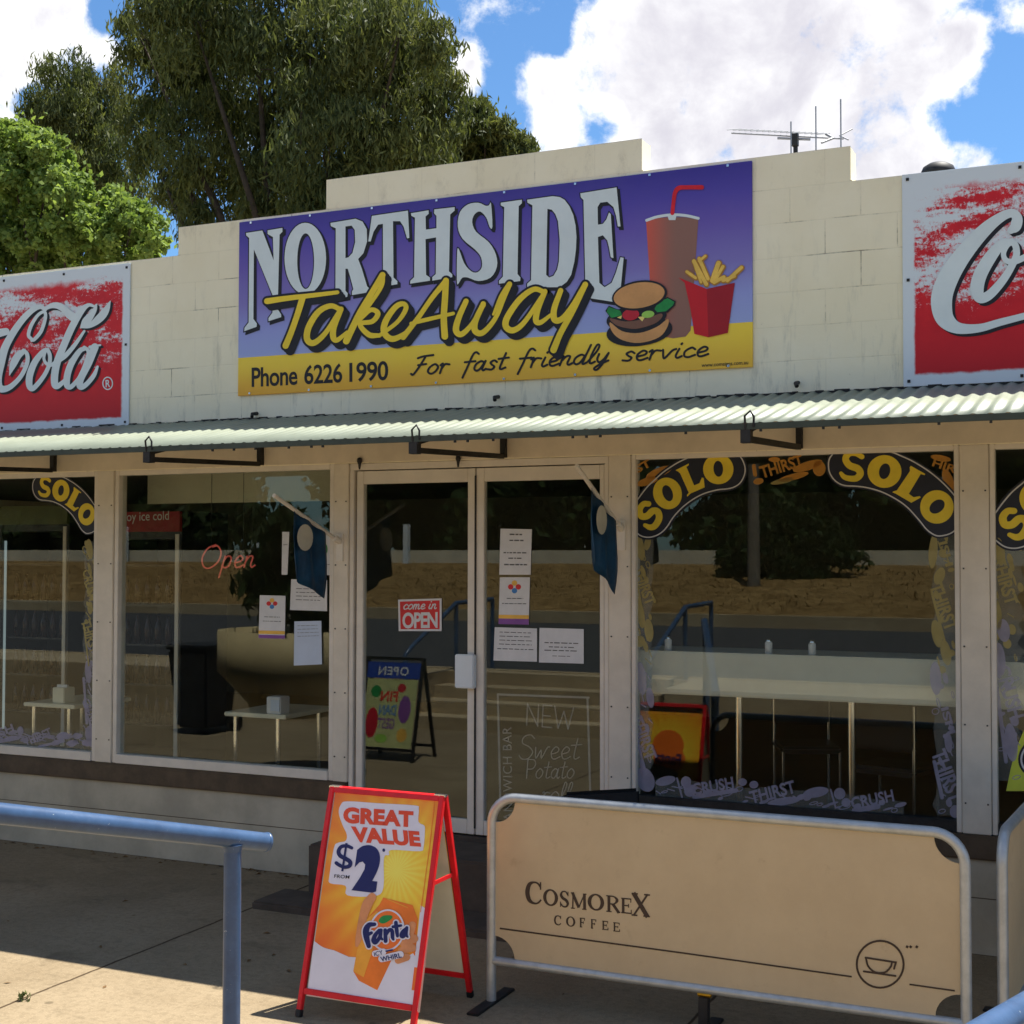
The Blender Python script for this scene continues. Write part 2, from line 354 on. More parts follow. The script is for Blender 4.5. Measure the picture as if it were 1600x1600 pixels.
class ART:
    def __init__(s, mp): s.mp = mp; s.mb = MB(); s.k = 0
    def poly(s, loops, off, dx=0, dy=0):
        if isinstance(loops[0][0], (int, float)): loops = [loops]
        fl = [Vector((p[0], p[1], 0)) for L in loops for p in L]
        tri = tessellate_polygon([[Vector((p[0], p[1], 0)) for p in L] for L in loops])
        tri = [t for t in tri if (fl[t[1]]-fl[t[0]]).cross(fl[t[2]]-fl[t[0]]).length > 1e-6]
        s.mb.add([s.mp(p.x+dx, p.y+dy, off) for p in fl], tri); return s
    def stroke(s, pts, wd, off, smooth=True, closed=False, dx=0, dy=0, caps=True, step=7):
        ws = list(wd) if hasattr(wd, '__len__') else [wd]*len(pts)
        Q = [(p[0], p[1], w_) for p, w_ in zip(pts, ws)]
        if smooth: Q = spline(Q, closed, step)
        else:
            Q = [np.array(q, float) for q in Q]
        Q = [np.array(q) for q in Q]
        Q = [q for i, q in enumerate(Q) if i == 0 or np.linalg.norm(q[:2]-Q[i-1][:2]) > 1e-6]
        n = len(Q); s.k += 1; base = off+0.00025*(s.k % 4)
        Lp = []; Rp = []
        for i in range(n):
            a = Q[(i-1) % n] if (closed or i > 0) else Q[i]; b = Q[(i+1) % n] if (closed or i < n-1) else Q[i]
            d1 = Q[i][:2]-a[:2]; d2 = b[:2]-Q[i][:2]
            l1, l2 = np.linalg.norm(d1), np.linalg.norm(d2)
            d1 = d1/l1 if l1 > 1e-9 else d2/l2; d2 = d2/l2 if l2 > 1e-9 else d1
            t = d1+d2; lt = np.linalg.norm(t); t = t/lt if lt > 1e-6 else d1
            nn = np.array([-t[1], t[0]]); co = max(0.45, abs(np.dot(nn, np.array([-d1[1], d1[0]]))))
            h = Q[i][2]/2/co
            Lp.append(Q[i][:2]+nn*h); Rp.append(Q[i][:2]-nn*h)
        V = []; F = []
        for i in range(n):
            o_ = base+0.0009*i/max(1, n)
            V.append(s.mp(Lp[i][0]+dx, Lp[i][1]+dy, o_)); V.append(s.mp(Rp[i][0]+dx, Rp[i][1]+dy, o_))
        for i in range(n if closed else n-1):
            j = (i+1) % n; F.append((2*i, 2*i+1, 2*j+1, 2*j))
        s.mb.add(V, F)
        if caps and not closed:
            for i, sg in ((0, -1), (n-1, 1)):
                c = Q[i]; e = (Q[1]-Q[0])[:2] if i == 0 else (Q[-1]-Q[-2])[:2]
                a0 = math.atan2(e[1]*sg, e[0]*sg); o_ = base+0.0009*i/max(1, n)
                pts2 = [(c[0]+c[2]/2*math.cos(a0+t), c[1]+c[2]/2*math.sin(a0+t)) for t in [-math.pi/2+math.pi*q/8 for q in range(9)]]
                s.mb.add([s.mp(p[0]+dx, p[1]+dy, o_) for p in pts2], [tuple(range(9))])
        return s
    def text(s, txt, tl, tr, bl, off, bold=0.0, spacing=1.0, shear=0.0):
        """lettering stretched over the parallelogram tl, tr, bl (top-left, top-right, bottom-left of the cap-height box)"""
        cu = bpy.data.curves.new('lettering', 'FONT'); cu.body = txt; cu.size = 1; cu.offset = bold; cu.space_character = spacing; cu.shear = shear; cu.resolution_u = 4
        ob = bpy.data.objects.new('lettering', cu); COL.objects.link(ob)
        dg = bpy.context.evaluated_depsgraph_get(); me = bpy.data.meshes.new_from_object(ob.evaluated_get(dg))
        P = np.array([v.co[:2] for v in me.vertices]) if len(me.vertices) else np.zeros((1, 2))
        x0, x1 = P[:, 0].min(), P[:, 0].max(); y0 = 0.0; y1 = max(P[:, 1].max(), 1e-3)
        tl, tr, bl = [np.array(q, float) for q in (tl, tr, bl)]
        V = []
        for p in P:
            u_ = (p[0]-x0)/(x1-x0); v_ = (y1-p[1])/(y1-y0); q = tl+(tr-tl)*u_+(bl-tl)*v_; V.append(s.mp(q[0], q[1], off))
        s.mb.add(V, [tuple(f.vertices) for f in me.polygons])
        bpy.data.objects.remove(ob); bpy.data.curves.remove(cu); bpy.data.meshes.remove(me); return s
    def build(s, name, mat, parent): return s.mb.build(name, mat, parent, fix=False)
# single-line hand lettering
G = {
 'o': (.48, [[(.38,.42),(.25,.5),(.08,.34),(.05,.12),(.2,0),(.36,.12),(.42,.34),(.3,.49)]]),
 'r': (.40, [[(.02,.42),(.1,.5),(.1,.3),(.08,0)], [(.09,.22),(.2,.46),(.38,.44)]]),
 'f': (.42, [[(.5,.9),(.38,1),(.27,.85),(.17,.2),(.08,-.32)], [(.02,.5),(.44,.52)]]),
 'a': (.52, [[(.4,.42),(.25,.5),(.08,.35),(.05,.12),(.17,0),(.3,.12),(.43,.5)], [(.43,.5),(.37,.12),(.43,0),(.52,.08)]]),
 's': (.42, [[(.38,.4),(.26,.5),(.13,.4),(.2,.28),(.32,.16),(.24,.02),(.05,.05)]]),
 't': (.38, [[(.24,.85),(.14,.15),(.2,0),(.36,.08)], [(.0,.56),(.4,.6)]]),
 'i': (.26, [[(.12,.48),(.06,.12),(.13,0),(.26,.08)], [(.15,.72),(.17,.76)]]),
 'e': (.42, [[(.06,.2),(.3,.28),(.35,.42),(.22,.5),(.07,.3),(.1,.06),(.22,0),(.42,.1)]]),
 'n': (.48, [[(.1,.48),(.04,0)], [(.06,.22),(.2,.46),(.34,.44),(.3,.12),(.36,0),(.48,.08)]]),
 'd': (.54, [[(.4,.42),(.25,.5),(.08,.35),(.05,.12),(.17,0),(.3,.12),(.43,.5)], [(.52,1),(.38,.12),(.43,0),(.54,.08)]]),
 'l': (.28, [[(.02,.12),(.24,.6),(.3,.92),(.2,.96),(.1,.5),(.08,.12),(.14,0),(.28,.08)]]),
 'y': (.48, [[(.08,.48),(.06,.2),(.16,.03),(.3,.18),(.42,.5)], [(.42,.5),(.3,-.05),(.14,-.36),(.03,-.28),(.2,-.08),(.48,.1)]]),
 'm': (.66, [[(.06,.48),(.03,0)], [(.05,.25),(.16,.48),(.26,.42),(.24,0)], [(.25,.25),(.38,.48),(.48,.42),(.46,.1),(.52,0),(.64,.08)]]),
 'v': (.44, [[(.04,.48),(.14,.02),(.34,.4),(.46,.48)]]),
 'c': (.42, [[(.38,.4),(.25,.5),(.07,.32),(.08,.08),(.22,0),(.42,.1)]]),
 'F': (.62, [[(.12,.88),(.3,.95),(.72,1.0)], [(.42,.95),(.26,.4),(.1,.02),(0,.06)], [(.2,.5),(.52,.54)]]),
 'p': (.50, [[(.12,.5),(.0,-.42)], [(.08,.28),(.22,.5),(.38,.42),(.34,.1),(.18,0),(.05,.1)]]),
 'w': (.62, [[(.04,.48),(.08,.04),(.26,.36),(.3,.04),(.5,.46),(.6,.5)]]),
 'O': (.85, [[(.5,1),(.2,.85),(.04,.45),(.15,.08),(.4,0),(.7,.25),(.78,.65),(.6,.95),(.4,.92)]]),
 'S': (.62, [[(.58,.85),(.4,1),(.15,.9),(.12,.66),(.4,.5),(.55,.28),(.4,.03),(.15,0),(.02,.15)]]),
 'P': (.58, [[(.1,0),(.1,1)], [(.1,.98),(.45,.95),(.55,.72),(.4,.5),(.1,.48)]]),
 'N': (.66, [[(.08,0),(.08,1)], [(.08,1),(.55,0)], [(.55,0),(.55,1)]]),
 'E': (.55, [[(.45,1),(.08,1)], [(.08,1),(.08,0)], [(.08,0),(.48,0)], [(.08,.52),(.4,.52)]]),
 'W': (.9, [[(.02,1),(.2,0)], [(.2,0),(.42,.8)], [(.42,.8),(.62,0)], [(.62,0),(.82,1)]]),
 ' ': (.3, [])}
def script(art, txt, p0, p1, capdir, off, wd, slant=0.25, smooth=True):
    """hand lettering from p0 to p1 along the baseline; capdir = vector of one cap height"""
    tot = sum(G[c][0] for c in txt); p0, p1, cd_ = [np.array(q, float) for q in (p0, p1, capdir)]; e = (p1-p0)/tot; x = 0
    for c in txt:
        a, st = G[c]
        for st_ in st:
            pts = [tuple(p0+e*(x+q[0]+slant*q[1]*np.linalg.norm(cd_)/np.linalg.norm(e)*0.8)+cd_*q[1]) for q in st_]
            art.stroke(pts, wd, off, smooth=smooth and len(pts) > 2, step=5)
        x += a
# ------------------------------------------------------------------ the ground and what the glass looks out on
def sheet(name, mat, pts, bot=None):
    mb = MB(); n = len(pts); mb.add(pts, [tuple(range(n))]); o = mb.build(name, mat, None, fix=False); o['kind'] = 'structure'; return o
sheet('ground', M['ground'], [(-900, -900, -0.30), (900, -900, -0.30), (900, 900, -0.30), (-900, 900, -0.30)])
mb = MB()
nx, ny = 60, 24
gv = [(-40+80*i/nx, -7.0+27.0*j/ny, 0.0) for j in range(ny+1) for i in range(nx+1)]
gf = [(j*(nx+1)+i, j*(nx+1)+i+1, (j+1)*(nx+1)+i+1, (j+1)*(nx+1)+i) for j in range(ny) for i in range(nx)]
mb.add(gv, gf); mb.build('forecourt', M['concrete'], None, fix=False)['kind'] = 'structure'
mb = MB(); mb.box(-40, -8.2, -8.35, -7.0, -0.2, 0.62); mb.box(-4.9, 40, -8.35, -7.0, -0.2, 0.62); mb.box(-8.2, -4.9, -8.35, -8.05, -0.2, 0.62)
mb.build('footpath', M['paver'])['kind'] = 'structure'
mb = MB(); mb.box(-60, 60, -22, -8.5, -0.2, 0.52); mb.build('road', M['asphalt'])['kind'] = 'structure'
mb = MB(); mb.box(-60, 60, -8.5, -8.35, -0.2, 0.63); mb.box(-60, 60, -22.25, -22.0, -0.2, 0.80); mb.build('kerb', M['paver'])['kind'] = 'structure'
mb = MB(); vv = []
for j in range(13):
    for i in range(61):
        Y = -22.2-9.0*j/12; vv.append((-60+2*i, Y, 0.80+1.06*(j/12)**0.9+rng.normal(0, 0.03)*(0 < j < 12)))
mb.add(vv, [(j*61+i, j*61+i+1, (j+1)*61+i+1, (j+1)*61+i) for j in range(12) for i in range(60)], True)
mb.add([(-60, -31.2, 1.86), (60, -31.2, 1.86), (60, -90, 2.2), (-60, -90, 2.2)], [(0, 1, 2, 3)])
mb.build('verge', M['dirt'], None, fix=False)['kind'] = 'structure'
n_ = 16000; gx = -40+52*rng.random(n_); gu = 0.86*rng.random(n_); gy = -22.4-8.6*gu; gz = 0.80+1.06*gu**0.9-.02
P_ = np.stack([gx, gy, gz], 1); H_ = .03+.09*rng.random(n_)**2; A_ = rng.random(n_)*6.28; W_g = .008+.022*rng.random(n_)
D_ = np.stack([np.cos(A_)*W_g, np.sin(A_)*W_g*.4, np.zeros(n_)], 1); T_g = np.stack([rng.normal(0, .06, n_), rng.normal(0, .06, n_), H_], 1)
gv = np.stack([P_-D_, P_+D_, P_+D_*.3+T_g, P_-D_*.5+T_g*.9], 1).reshape(-1, 3)
mb = MB(); mb.add(gv, [(4*i, 4*i+1, 4*i+2, 4*i+3) for i in range(n_)])
tag(mb.build('dry_grass', pm('dry_grass', srgb(150, 122, 76), .9, .25, .6), None, fix=False), 'dry tufted grass over the bank beyond the road, seen in the glass', 'grass', kind='stuff')
# steps up to the footpath (seen in the glass)
mb = MB()
for i in range(3): mb.box(-8.2, -4.9, -8.05+0.0, -7.0-0.34*i, 0.155*i if i else -0.1, 0.155*(i+1))
mb.build('steps', M['paver'])['kind'] = 'structure'
# ------------------------------------------------------------------ trees
def foliage(clusters, n, size, aspect, droop, shell=0.50, nsub=12, rk=1.0):
    """leaf-sized faces gathered into clumps: every cluster carries smaller tufts with gaps between; clusters = (centre xyz, radius)"""
    tot = sum(r*r for _, r in clusters); V = []; T = []
    for c, r in clusters:
        k = max(60, int(n*r*r/tot)); d = rng.normal(size=(nsub, 3)); d[:, 2] += 0.25; d /= np.linalg.norm(d, axis=1)[:, None]
        sub = np.array(c)+d*(r*(shell+(0.92-shell)*rng.random(nsub)))[:, None]; rs = r*rk*(0.31+0.22*rng.random(nsub)); tone0 = rng.random(nsub)
        ids = rng.integers(0, nsub, k); q = rng.normal(size=(k, 3)); q[:, 2] += 0.5; q /= np.linalg.norm(q, axis=1)[:, None]
        rad = rs[ids]*(0.35+0.75*rng.random(k)**0.6)
        P = sub[ids]+q*rad[:, None]*np.array([1, 1, 0.8]); P[:, 2] -= np.abs(rng.normal(size=k))*rs[ids]*0.75*droop
        stray = rng.random(k) < 0.06; P[stray] += rng.normal(size=(int(stray.sum()), 3))*r*0.22
        L = rng.normal(size=(k, 3))*(1.0-0.62*droop); L[:, 2] -= 1.4*droop; L /= np.linalg.norm(L, axis=1)[:, None]
        W = np.cross(L, rng.normal(size=(k, 3))); W /= np.linalg.norm(W, axis=1)[:, None]
        s = size*(0.6+0.8*rng.random(k))[:, None]
        a = P-L*s*0.5; b = P+W*s*aspect*0.5; c2 = P+L*s*0.5; d2 = P-W*s*aspect*0.5
        nn = np.cross(L, W)*s*0.12
        V.append(np.stack([a, b+nn, c2, d2+nn], 1).reshape(-1, 3)); T.append(np.repeat(np.clip(0.55*tone0[ids]+0.45*rng.random(k), 0, 1), 4))
    return np.concatenate(V), np.concatenate(T)
def leafmesh(name, VT, mat, parent):
    V, T = VT; off = np.array(worldloc(parent)); n = len(V)//4
    me = bpy.data.meshes.new(name); me.vertices.add(len(V)); me.vertices.foreach_set('co', (V-off).astype(np.float32).ravel())
    me.loops.add(len(V)); me.loops.foreach_set('vertex_index', np.arange(len(V), dtype=np.int32))
    me.polygons.add(n); me.polygons.foreach_set('loop_start', np.arange(0, 4*n, 4, dtype=np.int32))
    try: me.polygons.foreach_set('loop_total', np.full(n, 4, dtype=np.int32))
    except Exception: pass
    at = me.attributes.new('tone', 'FLOAT', 'POINT'); at.data.foreach_set('value', T.astype(np.float32))
    me.update(calc_edges=True); me.validate(); me.materials.append(mat)
    o = bpy.data.objects.new(name, me); COL.objects.link(o); o.parent = parent; return o
def pxcl(lst, Y, spread):
    out = []
    for i, (x, y, r) in enumerate(lst):
        yy = Y+spread*(((i*37) % 11)/5.0-1.0); p = atY(x, y, yy); dep = float(np.dot(p-CAM, FW)); out.append((p, r*dep/FPX))
    return out
def limbs(base, cl, r0, nl):
    mb = MB(); cs = [np.array(c) for c, _ in cl]; top = np.mean(cs, 0)
    fork = np.array(base)+(top-np.array(base))*0.42
    mb.tube([base, np.array(base)*0.5+fork*0.5+np.array([0.15, 0.1, 0]), fork], [r0, r0*0.82, r0*0.7], 14)
    for i in range(min(nl, len(cs))):
        e = cs[i]; m = fork*0.5+e*0.5+rng.normal(size=3)*0.25+np.array([0, 0, -0.25])
        mb.tube([fork, fork*0.7+m*0.3, m, e], [r0*0.55, r0*0.42, r0*0.28, r0*0.07], 8)
        rr_ = cl[i][1]
        for q in range(3):
            t = e+rng.normal(size=3)*rr_*0.1; u1 = rng.normal(size=3); u1 /= np.linalg.norm(u1)
            mb.tube([t, t+u1*rr_*0.35, t+u1*rr_*0.6-np.array([0, 0, rr_*0.12])], [r0*0.07, r0*0.045, r0*0.02], 6)
    return mb
def tree(name, label, cl, n, size, aspect, droop, leaf, r0, group=None, shell=0.55, nl=12, basez=-0.3, nsub=12, rk=1.0):
    c = np.mean([q[0] for q in cl], 0); base = np.array([c[0], c[1], basez])
    t = thing(name, base, label, 'tree', group)
    leafmesh('crown', foliage(cl, n, size, aspect, droop, shell, nsub, rk), M[leaf], t)
    limbs(base, cl, r0, nl).build('trunk', M['bark'], t, fix=False); return t
gum = [(300,25,95),(395,-30,120),(520,10,120),(625,55,85),(255,125,80),(350,120,100),(470,110,110),(585,140,100),(655,120,60),(300,215,75),(400,225,90),(515,230,95),(625,205,80),
 (225,190,48),(215,50,48),(440,290,70),(345,305,55),(560,280,55),(645,262,45),(690,200,36),(310,352,40),(240,245,40),(480,335,45),(420,350,40),(280,300,36),(685,65,40),(690,150,46),(600,250,60),(520,310,50),(640,300,40),(360,40,90),(560,70,90),(455,180,80)]
tree('gum_tree', 'tallest tree, dark drooping gum rising behind the stepped parapet above the purple sign', pxcl(gum, 17, 1.6), 125000, 0.20, 0.20, 0.8, 'gumleaf', 0.30, nl=22)
tree('gum_tree', 'smaller rounded gum against the cloud, left of the tallest tree', pxcl([(100,140,56),(78,172,46),(132,172,56),(100,215,54),(152,135,42),(140,240,54),(195,300,54),(150,305,50),(65,205,32),(180,250,50),(165,195,46),(100,265,46)], 21, 1.0), 30000, 0.20, 0.20, 0.8, 'gumleaf', 0.22)
tree('gum_tree', 'low sunlit gum crown just right of the tallest tree', pxcl([(757,208,46),(795,230,42),(722,215,50),(700,240,50),(770,245,46),(745,185,30),(815,247,30),(680,215,44)], 21, 0.8), 22000, 0.2, 0.24, 0.6, 'gumleaf', 0.2)
tree('leafy_tree', 'bright green broad-leaved tree behind the left red sign', pxcl([(15,250,64),(60,288,68),(-15,325,80),(100,328,68),(158,345,54),(60,370,70),(205,355,52),(234,374,36),(130,392,58),(5,400,70),(34,214,28),(78,238,38),(190,390,54),(-60,280,70),(-50,380,70),(40,325,70),(0,290,60),(90,385,60)], 12, 1.0), 90000, 0.105, 0.62, 0.3, 'greenleaf', 0.16, shell=0.55, nsub=26, rk=0.56)
far = [(-58,-42,8,4.5),(-52,-47,8,4.5),(-46,-44,8,4.5),(-37,-40,7,4),(-29,-46,9,5),(-21,-41,7.5,4.2),(-13,-45,8.5,4.6),(-5,-42,7.5,4.2),(4,-45,8,4.5),(14,-42,7.5,4.4),(24,-44,8,4.6),(34,-41,7,4.2)]
for i, (x, y, h, r) in enumerate(far):
    cl = [(np.array([x+rng.normal()*r*0.45, y+rng.normal()*1.5, h*(0.02+1.0*rng.random())+1.9]), r*(0.40+0.2*rng.random())) for _ in range(16)]
    tree('roadside_tree', 'dark evergreen tree in the row beyond the road, seen reflected in the shop glass', cl, 15000, 0.55, 0.5, 0.4, 'darkleaf', 0.25, 'row of trees beyond the road', nl=6, basez=1.9)
p = np.array([WX(1225, 850, 28.5), -28.5, 1.2]); cl = [(np.array([p[0]+dx, p[1], 1.2+dz]), r) for dx, dz, r in ((-1.0,.6,.7),(0,.7,.9),(1.0,.6,.7),(-.5,1.3,.8),(.6,1.4,.8),(0,1.9,.6),(-1.1,1.2,.5),(1.5,1.0,.7),(.3,.2,.8),(-1.4,.5,.6))]
t = thing('roadside_bush', (p[0], p[1], 1.2), 'rounded dark bush on the verge, seen reflected in the big right window', 'bush'); leafmesh('foliage', foliage(cl, 9000, 0.22, 0.5, 0.3), M['darkleaf'], t)
MB().tube([(p[0], p[1], 0.9), (p[0]+0.1, p[1], 2.0)], 0.08).build('stem', M['bark'], t)
q_ = WX(1176, 850, 26.5); t = thing('power_pole', (q_, -26.5, 1.2), 'grey pole by the verge bush, seen reflected in the big right window', 'pole'); MB().tube([(q_, -26.5, .9), (q_, -26.5, 6.5)], [.17, .12], 14).build('pole', pm('weathered_timber', srgb(120, 112, 100), .9, .2, 6), t, fix=False)
# white wall and posts beyond the verge
t = thing('boundary_wall', (0, -31, 1.85), 'low white wall along the top of the far verge, seen reflected in the glass', 'wall')
mb = MB(); mb.box(-55, 30, -31.35, -31.2, 1.6, 2.27); mb.build('wall', pm('grey_white_wall', srgb(208, 200, 178), 0.8, 0.12, 2), t)
for k, x in enumerate((-44.0, -33.0, -27.2, -21.5, -10.0, -1.5)):
    t = thing('marker_post', (x, -30.9, 1.8), 'white post standing in front of the low white wall beyond the road', 'post', 'white posts beyond the road')
    MB().box(x-.09, x+.09, -31.0, -30.82, 1.6, 3.1).build('post', M['signboard_white'], t, 0.01)
# ------------------------------------------------------------------ the shop
shop = thing('takeaway_shop', (-4, 0, 0), 'low cream painted shop with a stepped parapet and glass front', 'shop')
XL, XR = -13.0, 6.0
xs = {k: WX(v) for k, v in dict(a0=-190, a=151, b=177.5, c=521, d=545, e=951, f=986, g=1500, h=1547).items()}
PZ = [4.24, 4.44, 4.64]
par = [(XL, 2.73), (XR, 2.73), (XR, PZ[0]), (WX(1329, 250), PZ[0]), (WX(1329, 250), PZ[1]), (WX(1003, 230), PZ[1]), (WX(1003, 230), PZ[2]), (WX(510, 300), PZ[2]), (WX(510, 300), PZ[1]), (WX(279, 370), PZ[1]), (WX(279, 370), PZ[0]), (XL, PZ[0])]
MB().prism(par, 0.0, 0.16).build('parapet_wall', M['wall'], shop, 0.006)
mb = MB(); mb.box(XL, XR, -0.012, -0.001, 2.735, 2.99); mb.build('fascia_board', M['fascia'], shop)
HD = 2.73; SZ = 0.70
mb = MB()
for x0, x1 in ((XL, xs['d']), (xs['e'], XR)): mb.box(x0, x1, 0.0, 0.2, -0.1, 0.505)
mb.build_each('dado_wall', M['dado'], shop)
for x0, x1 in ((XL, xs['d']-0.004), (xs['e']+0.004, XR)):
    MB().box(x0, x1, -0.0012, 0.0, 0.296, 0.301).build('block_joint', M['sill'], shop)
mb = MB()
for x0, x1 in ((XL, xs['d']-0.003), (xs['e']+0.003, XR)): mb.box(x0, x1, -0.025, 0.2, 0.505, 0.635)
mb.build_each('brick_sill', M['sill'], shop, 0.008)
def wbox(mb, x0, x1, z0, z1, y0, y1): mb.box(x0, x1, y0, y1, z0, z1)
def window(x0, x1, z0, z1, fw=0.035, dark=False):
    mb = MB(); y0, y1 = 0.005, 0.085
    wbox(mb, x0, x0+fw, z0, z1, y0, y1); wbox(mb, x1-fw, x1, z0, z1, y0, y1)
    wbox(mb, x0+fw, x1-fw, z1-fw, z1, y0+.002, y1-.002)
    if not dark: wbox(mb, x0+fw, x1-fw, z0, z0+0.062, y0-.012, y1-.002)
    f = mb.build('window', M['frame'], shop, 0.003)
    if dark: MB().box(x0+fw+.001, x1-fw-.001, y0-.002, y1-.002, z0, z0+0.062).build('frame', M['iron'], f, 0.003)  # bottom rail coloured dark to stand in for the shadowed ledge
    g = MB(); g.box(x0+fw-0.004, x1-fw+0.004, 0.045, 0.051, z0+0.058, z1-fw+0.004); g.build('glass', M['glass'], f, fix=True)
    return f
window(xs['a0'], xs['a'], 0.638, HD); window(xs['b'], xs['c'], 0.638, HD)
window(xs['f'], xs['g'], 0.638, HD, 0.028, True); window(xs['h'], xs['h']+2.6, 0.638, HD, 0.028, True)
window(XL+0.4, xs['a0']-0.14, 0.638, HD)
for x0, x1 in ((xs['a0']-0.14, xs['a0']), (xs['a'], xs['b']), (xs['c'], xs['d']), (xs['e'], xs['f']), (xs['g'], xs['h']), (xs['h']+2.6, XR), (XL, XL+0.4)):
    mb = MB(); mb.box(x0+.002, x1-.002, -0.006, 0.14, 0.637, HD)
    pr = mb.build('pier', M['pierpanel'], shop, 0.004)
    s_ = MB()
    for zz in np.arange(0.8, 2.7, 0.42):
        for xx in (x0+0.02, x1-0.02): s_.lathe((xx, 0, 0), [], 3) if False else s_.obox((xx, -0.008, zz), (.004, 0, 0), (0, .003, 0), (0, 0, .004))
    s_.build_each('screw', M['iron'], pr)
# door set
DZ0, DZ1 = 0.362, 2.73
mb = MB(); xd0, xd1, xm0, xm1 = xs['d'], xs['e'], WX(741), WX(753)
mb.box(xd0, xd1, 0.006, 0.10, DZ1-0.045, DZ1-.002); mb.box(xd0, xd0+0.032, 0.006, 0.10, DZ0, DZ1-0.045); mb.box(xd1-0.03, xd1, 0.006, 0.10, DZ0, DZ1-0.045)
mb.build('door_frame', M['frame'], shop, 0.003)
def door(x0, x1, st_l, st_r):
    f = MB(); y0, y1 = 0.018, 0.066; zt = DZ1-0.052
    f.box(x0, x0+st_l, y0, y1, DZ0+.01, zt); f.box(x1-st_r, x1, y0, y1, DZ0+.01, zt)
    f.box(x0+st_l, x1-st_r, y0+.002, y1-.002, zt-0.085, zt); f.box(x0+st_l, x1-st_r, y0+.002, y1-.002, DZ0+.01, DZ0+0.10)
    d = f.build('door', M['frame'], shop, 0.003)
    g = MB(); g.box(x0+st_l-.004, x1-st_r+.004, 0.039, 0.045, DZ0+0.096, zt-0.081); g.build('glass', M['glass'], d); return d
dl = door(xd0+0.048, xm0-0.004, 0.05, 0.052); dr = door(xm0+0.004, xd1-0.034, 0.055, 0.03)
mb = MB(); a = atY(712, 1022, -0.02); b = atY(741, 1076, -0.02); mb.box(a[0], b[0], -0.035, 0.014, b[2], a[2]); mb.build('handle', M['signboard_white'], dl, 0.006)
mb = MB(); a = atY(742, 760, 0); mb.box(a[0]-.006, a[0]+.004, 0.008, 0.0145, DZ0+.05, DZ1-.1); mb.build('closing_strip', M['iron'], dl)
# room behind the glass
M['room'] = pm('room_paint', srgb(96, 96, 84), 0.8, 0.1, 2); M['roomfloor'] = pm('dark_floor_tiles', srgb(50, 46, 40), 0.6, 0.2, 4); M['ceil'] = pm('ceiling_sheet', srgb(176, 172, 152), 0.9, 0.05, 2)
mb = MB(); mb.box(XL, XR, 6.8, 7.0, 0.3, 3.2); mb.box(XL, XL+.1, 0.2, 6.8, 0.3, 3.2); mb.box(XR-.1, XR, 0.2, 6.8, 0.3, 3.2); mb.build_each('interior_wall', M['room'], shop)
MB().box(XL, XR, 0.21, 6.8, 0.25, 0.36).build('interior_floor', M['roomfloor'], shop)
MB().box(XL, XR, 0.165, 6.8, 2.80, 2.9).build('ceiling', M['room'], shop)
MB().box(XL, XR, 0.165, 7.2, 3.55, 3.7).build('roof', pm('roof_sheet', (0.3, 0.3, 0.3), 0.5), shop)
mb = MB(); mb.box(XL, XR, 7.0, 7.2, -0.1, 3.6); mb.box(XL, XL+.15, 0.17, 7.0, -0.1, 3.6); mb.box(XR-.15, XR-.02, 0.17, 7.0, -0.1, 3.6); mb.build_each('outer_wall', M['wall'], shop)
mb = MB(); mb.box(xs['b']+.05, xs['c']-.04, 0.30, 0.36, 2.50, 2.795); mb.build('pelmet', M['ceil'], shop)
# door steps
mb = MB(); mb.box(WX(488, 1300, -0.45), xs['e']+0.1, -0.50, -0.001, -0.05, 0.33); mb.box(xd0, xd1, -0.001, 0.21, 0.0, 0.360); mb.box(-4.88, xs['e']+0.1, -0.86, -0.503, -0.05, 0.045)
mb.build('door_step', M['step'], shop, 0.012)
# awning
aw = bpy.data.objects.new('awning', None); COL.objects.link(aw); aw.parent = shop; aw.location = (0, 0, 3.0)
k = NT('pale_green_sheet'); f = k.noise(3, 6); c = k.mix(k.rng(f, .3, .7), srgb(134, 140, 120), srgb(146, 152, 132))
c = k.mix(k.math('MULTIPLY', k.rng(k.noise(9, 8, 0.7, (3, 1, 1)), 0.55, 0.8), 0.5), c, srgb(110, 120, 104)); k.color(c); k.set(0.42, spec=0.4); M['sheet'] = k.m
AD, ZJ, ZE = 1.20, 3.035, 2.755
mb = MB(); V = []; F = []; per = 0.076; nseg = int((XR-XL)/per*6); rows = 3
for i in range(nseg+1):
    x = XL+i*per/6; c_ = 0.0065*math.cos(2*math.pi*x/per)
    for j in range(rows):
        t = j/(rows-1); V.append((x, 0.0-AD*t-0.002, ZJ+(ZE-ZJ)*t+c_+0.02))
for i in range(nseg):
    for j in range(rows-1): F.append((i*rows+j, i*rows+j+1, (i+1)*rows+j+1, (i+1)*rows+j))
mb.add(V, F, True); sh = mb.build('awning_sheet', M['sheet'], aw, fix=False)
mo = sh.modifiers.new('thick', 'SOLIDIFY'); mo.thickness = 0.002; mo.offset = -1
M['trim'] = pm('dark_green_trim', srgb(58, 66, 56), 0.5, 0.15, 8)
MB().box(XL, XR, -AD-0.006, -AD+0.012, ZE-0.010, ZE+0.021).build('edge_trim', M['trim'], aw)
mb = MB()
for i in range(nseg//6): 
    if rng.random() < 0.25: x = XL+i*per; mb.box(x, x+.012, -AD-.002, -AD+.008, ZE-0.022, ZE-.0105)
mb.build_each('screw', M['iron'], aw)
MB().box(XL, XR, -0.045, -0.013, ZJ-0.045, ZJ-0.002).build('wall_plate', M['trim'], aw)
mb = MB()   # ragged black sealant along the wall
x = XL
while x < XR:
    l = 0.02+0.07*rng.random(); mb.box(x, x+l+.004, -0.008-.0001*random.random()-.008*rng.random(), -0.0015, ZJ+0.012, ZJ+0.022+0.010*rng.random()); x += l
mb.build('sealant', M['iron'], aw)
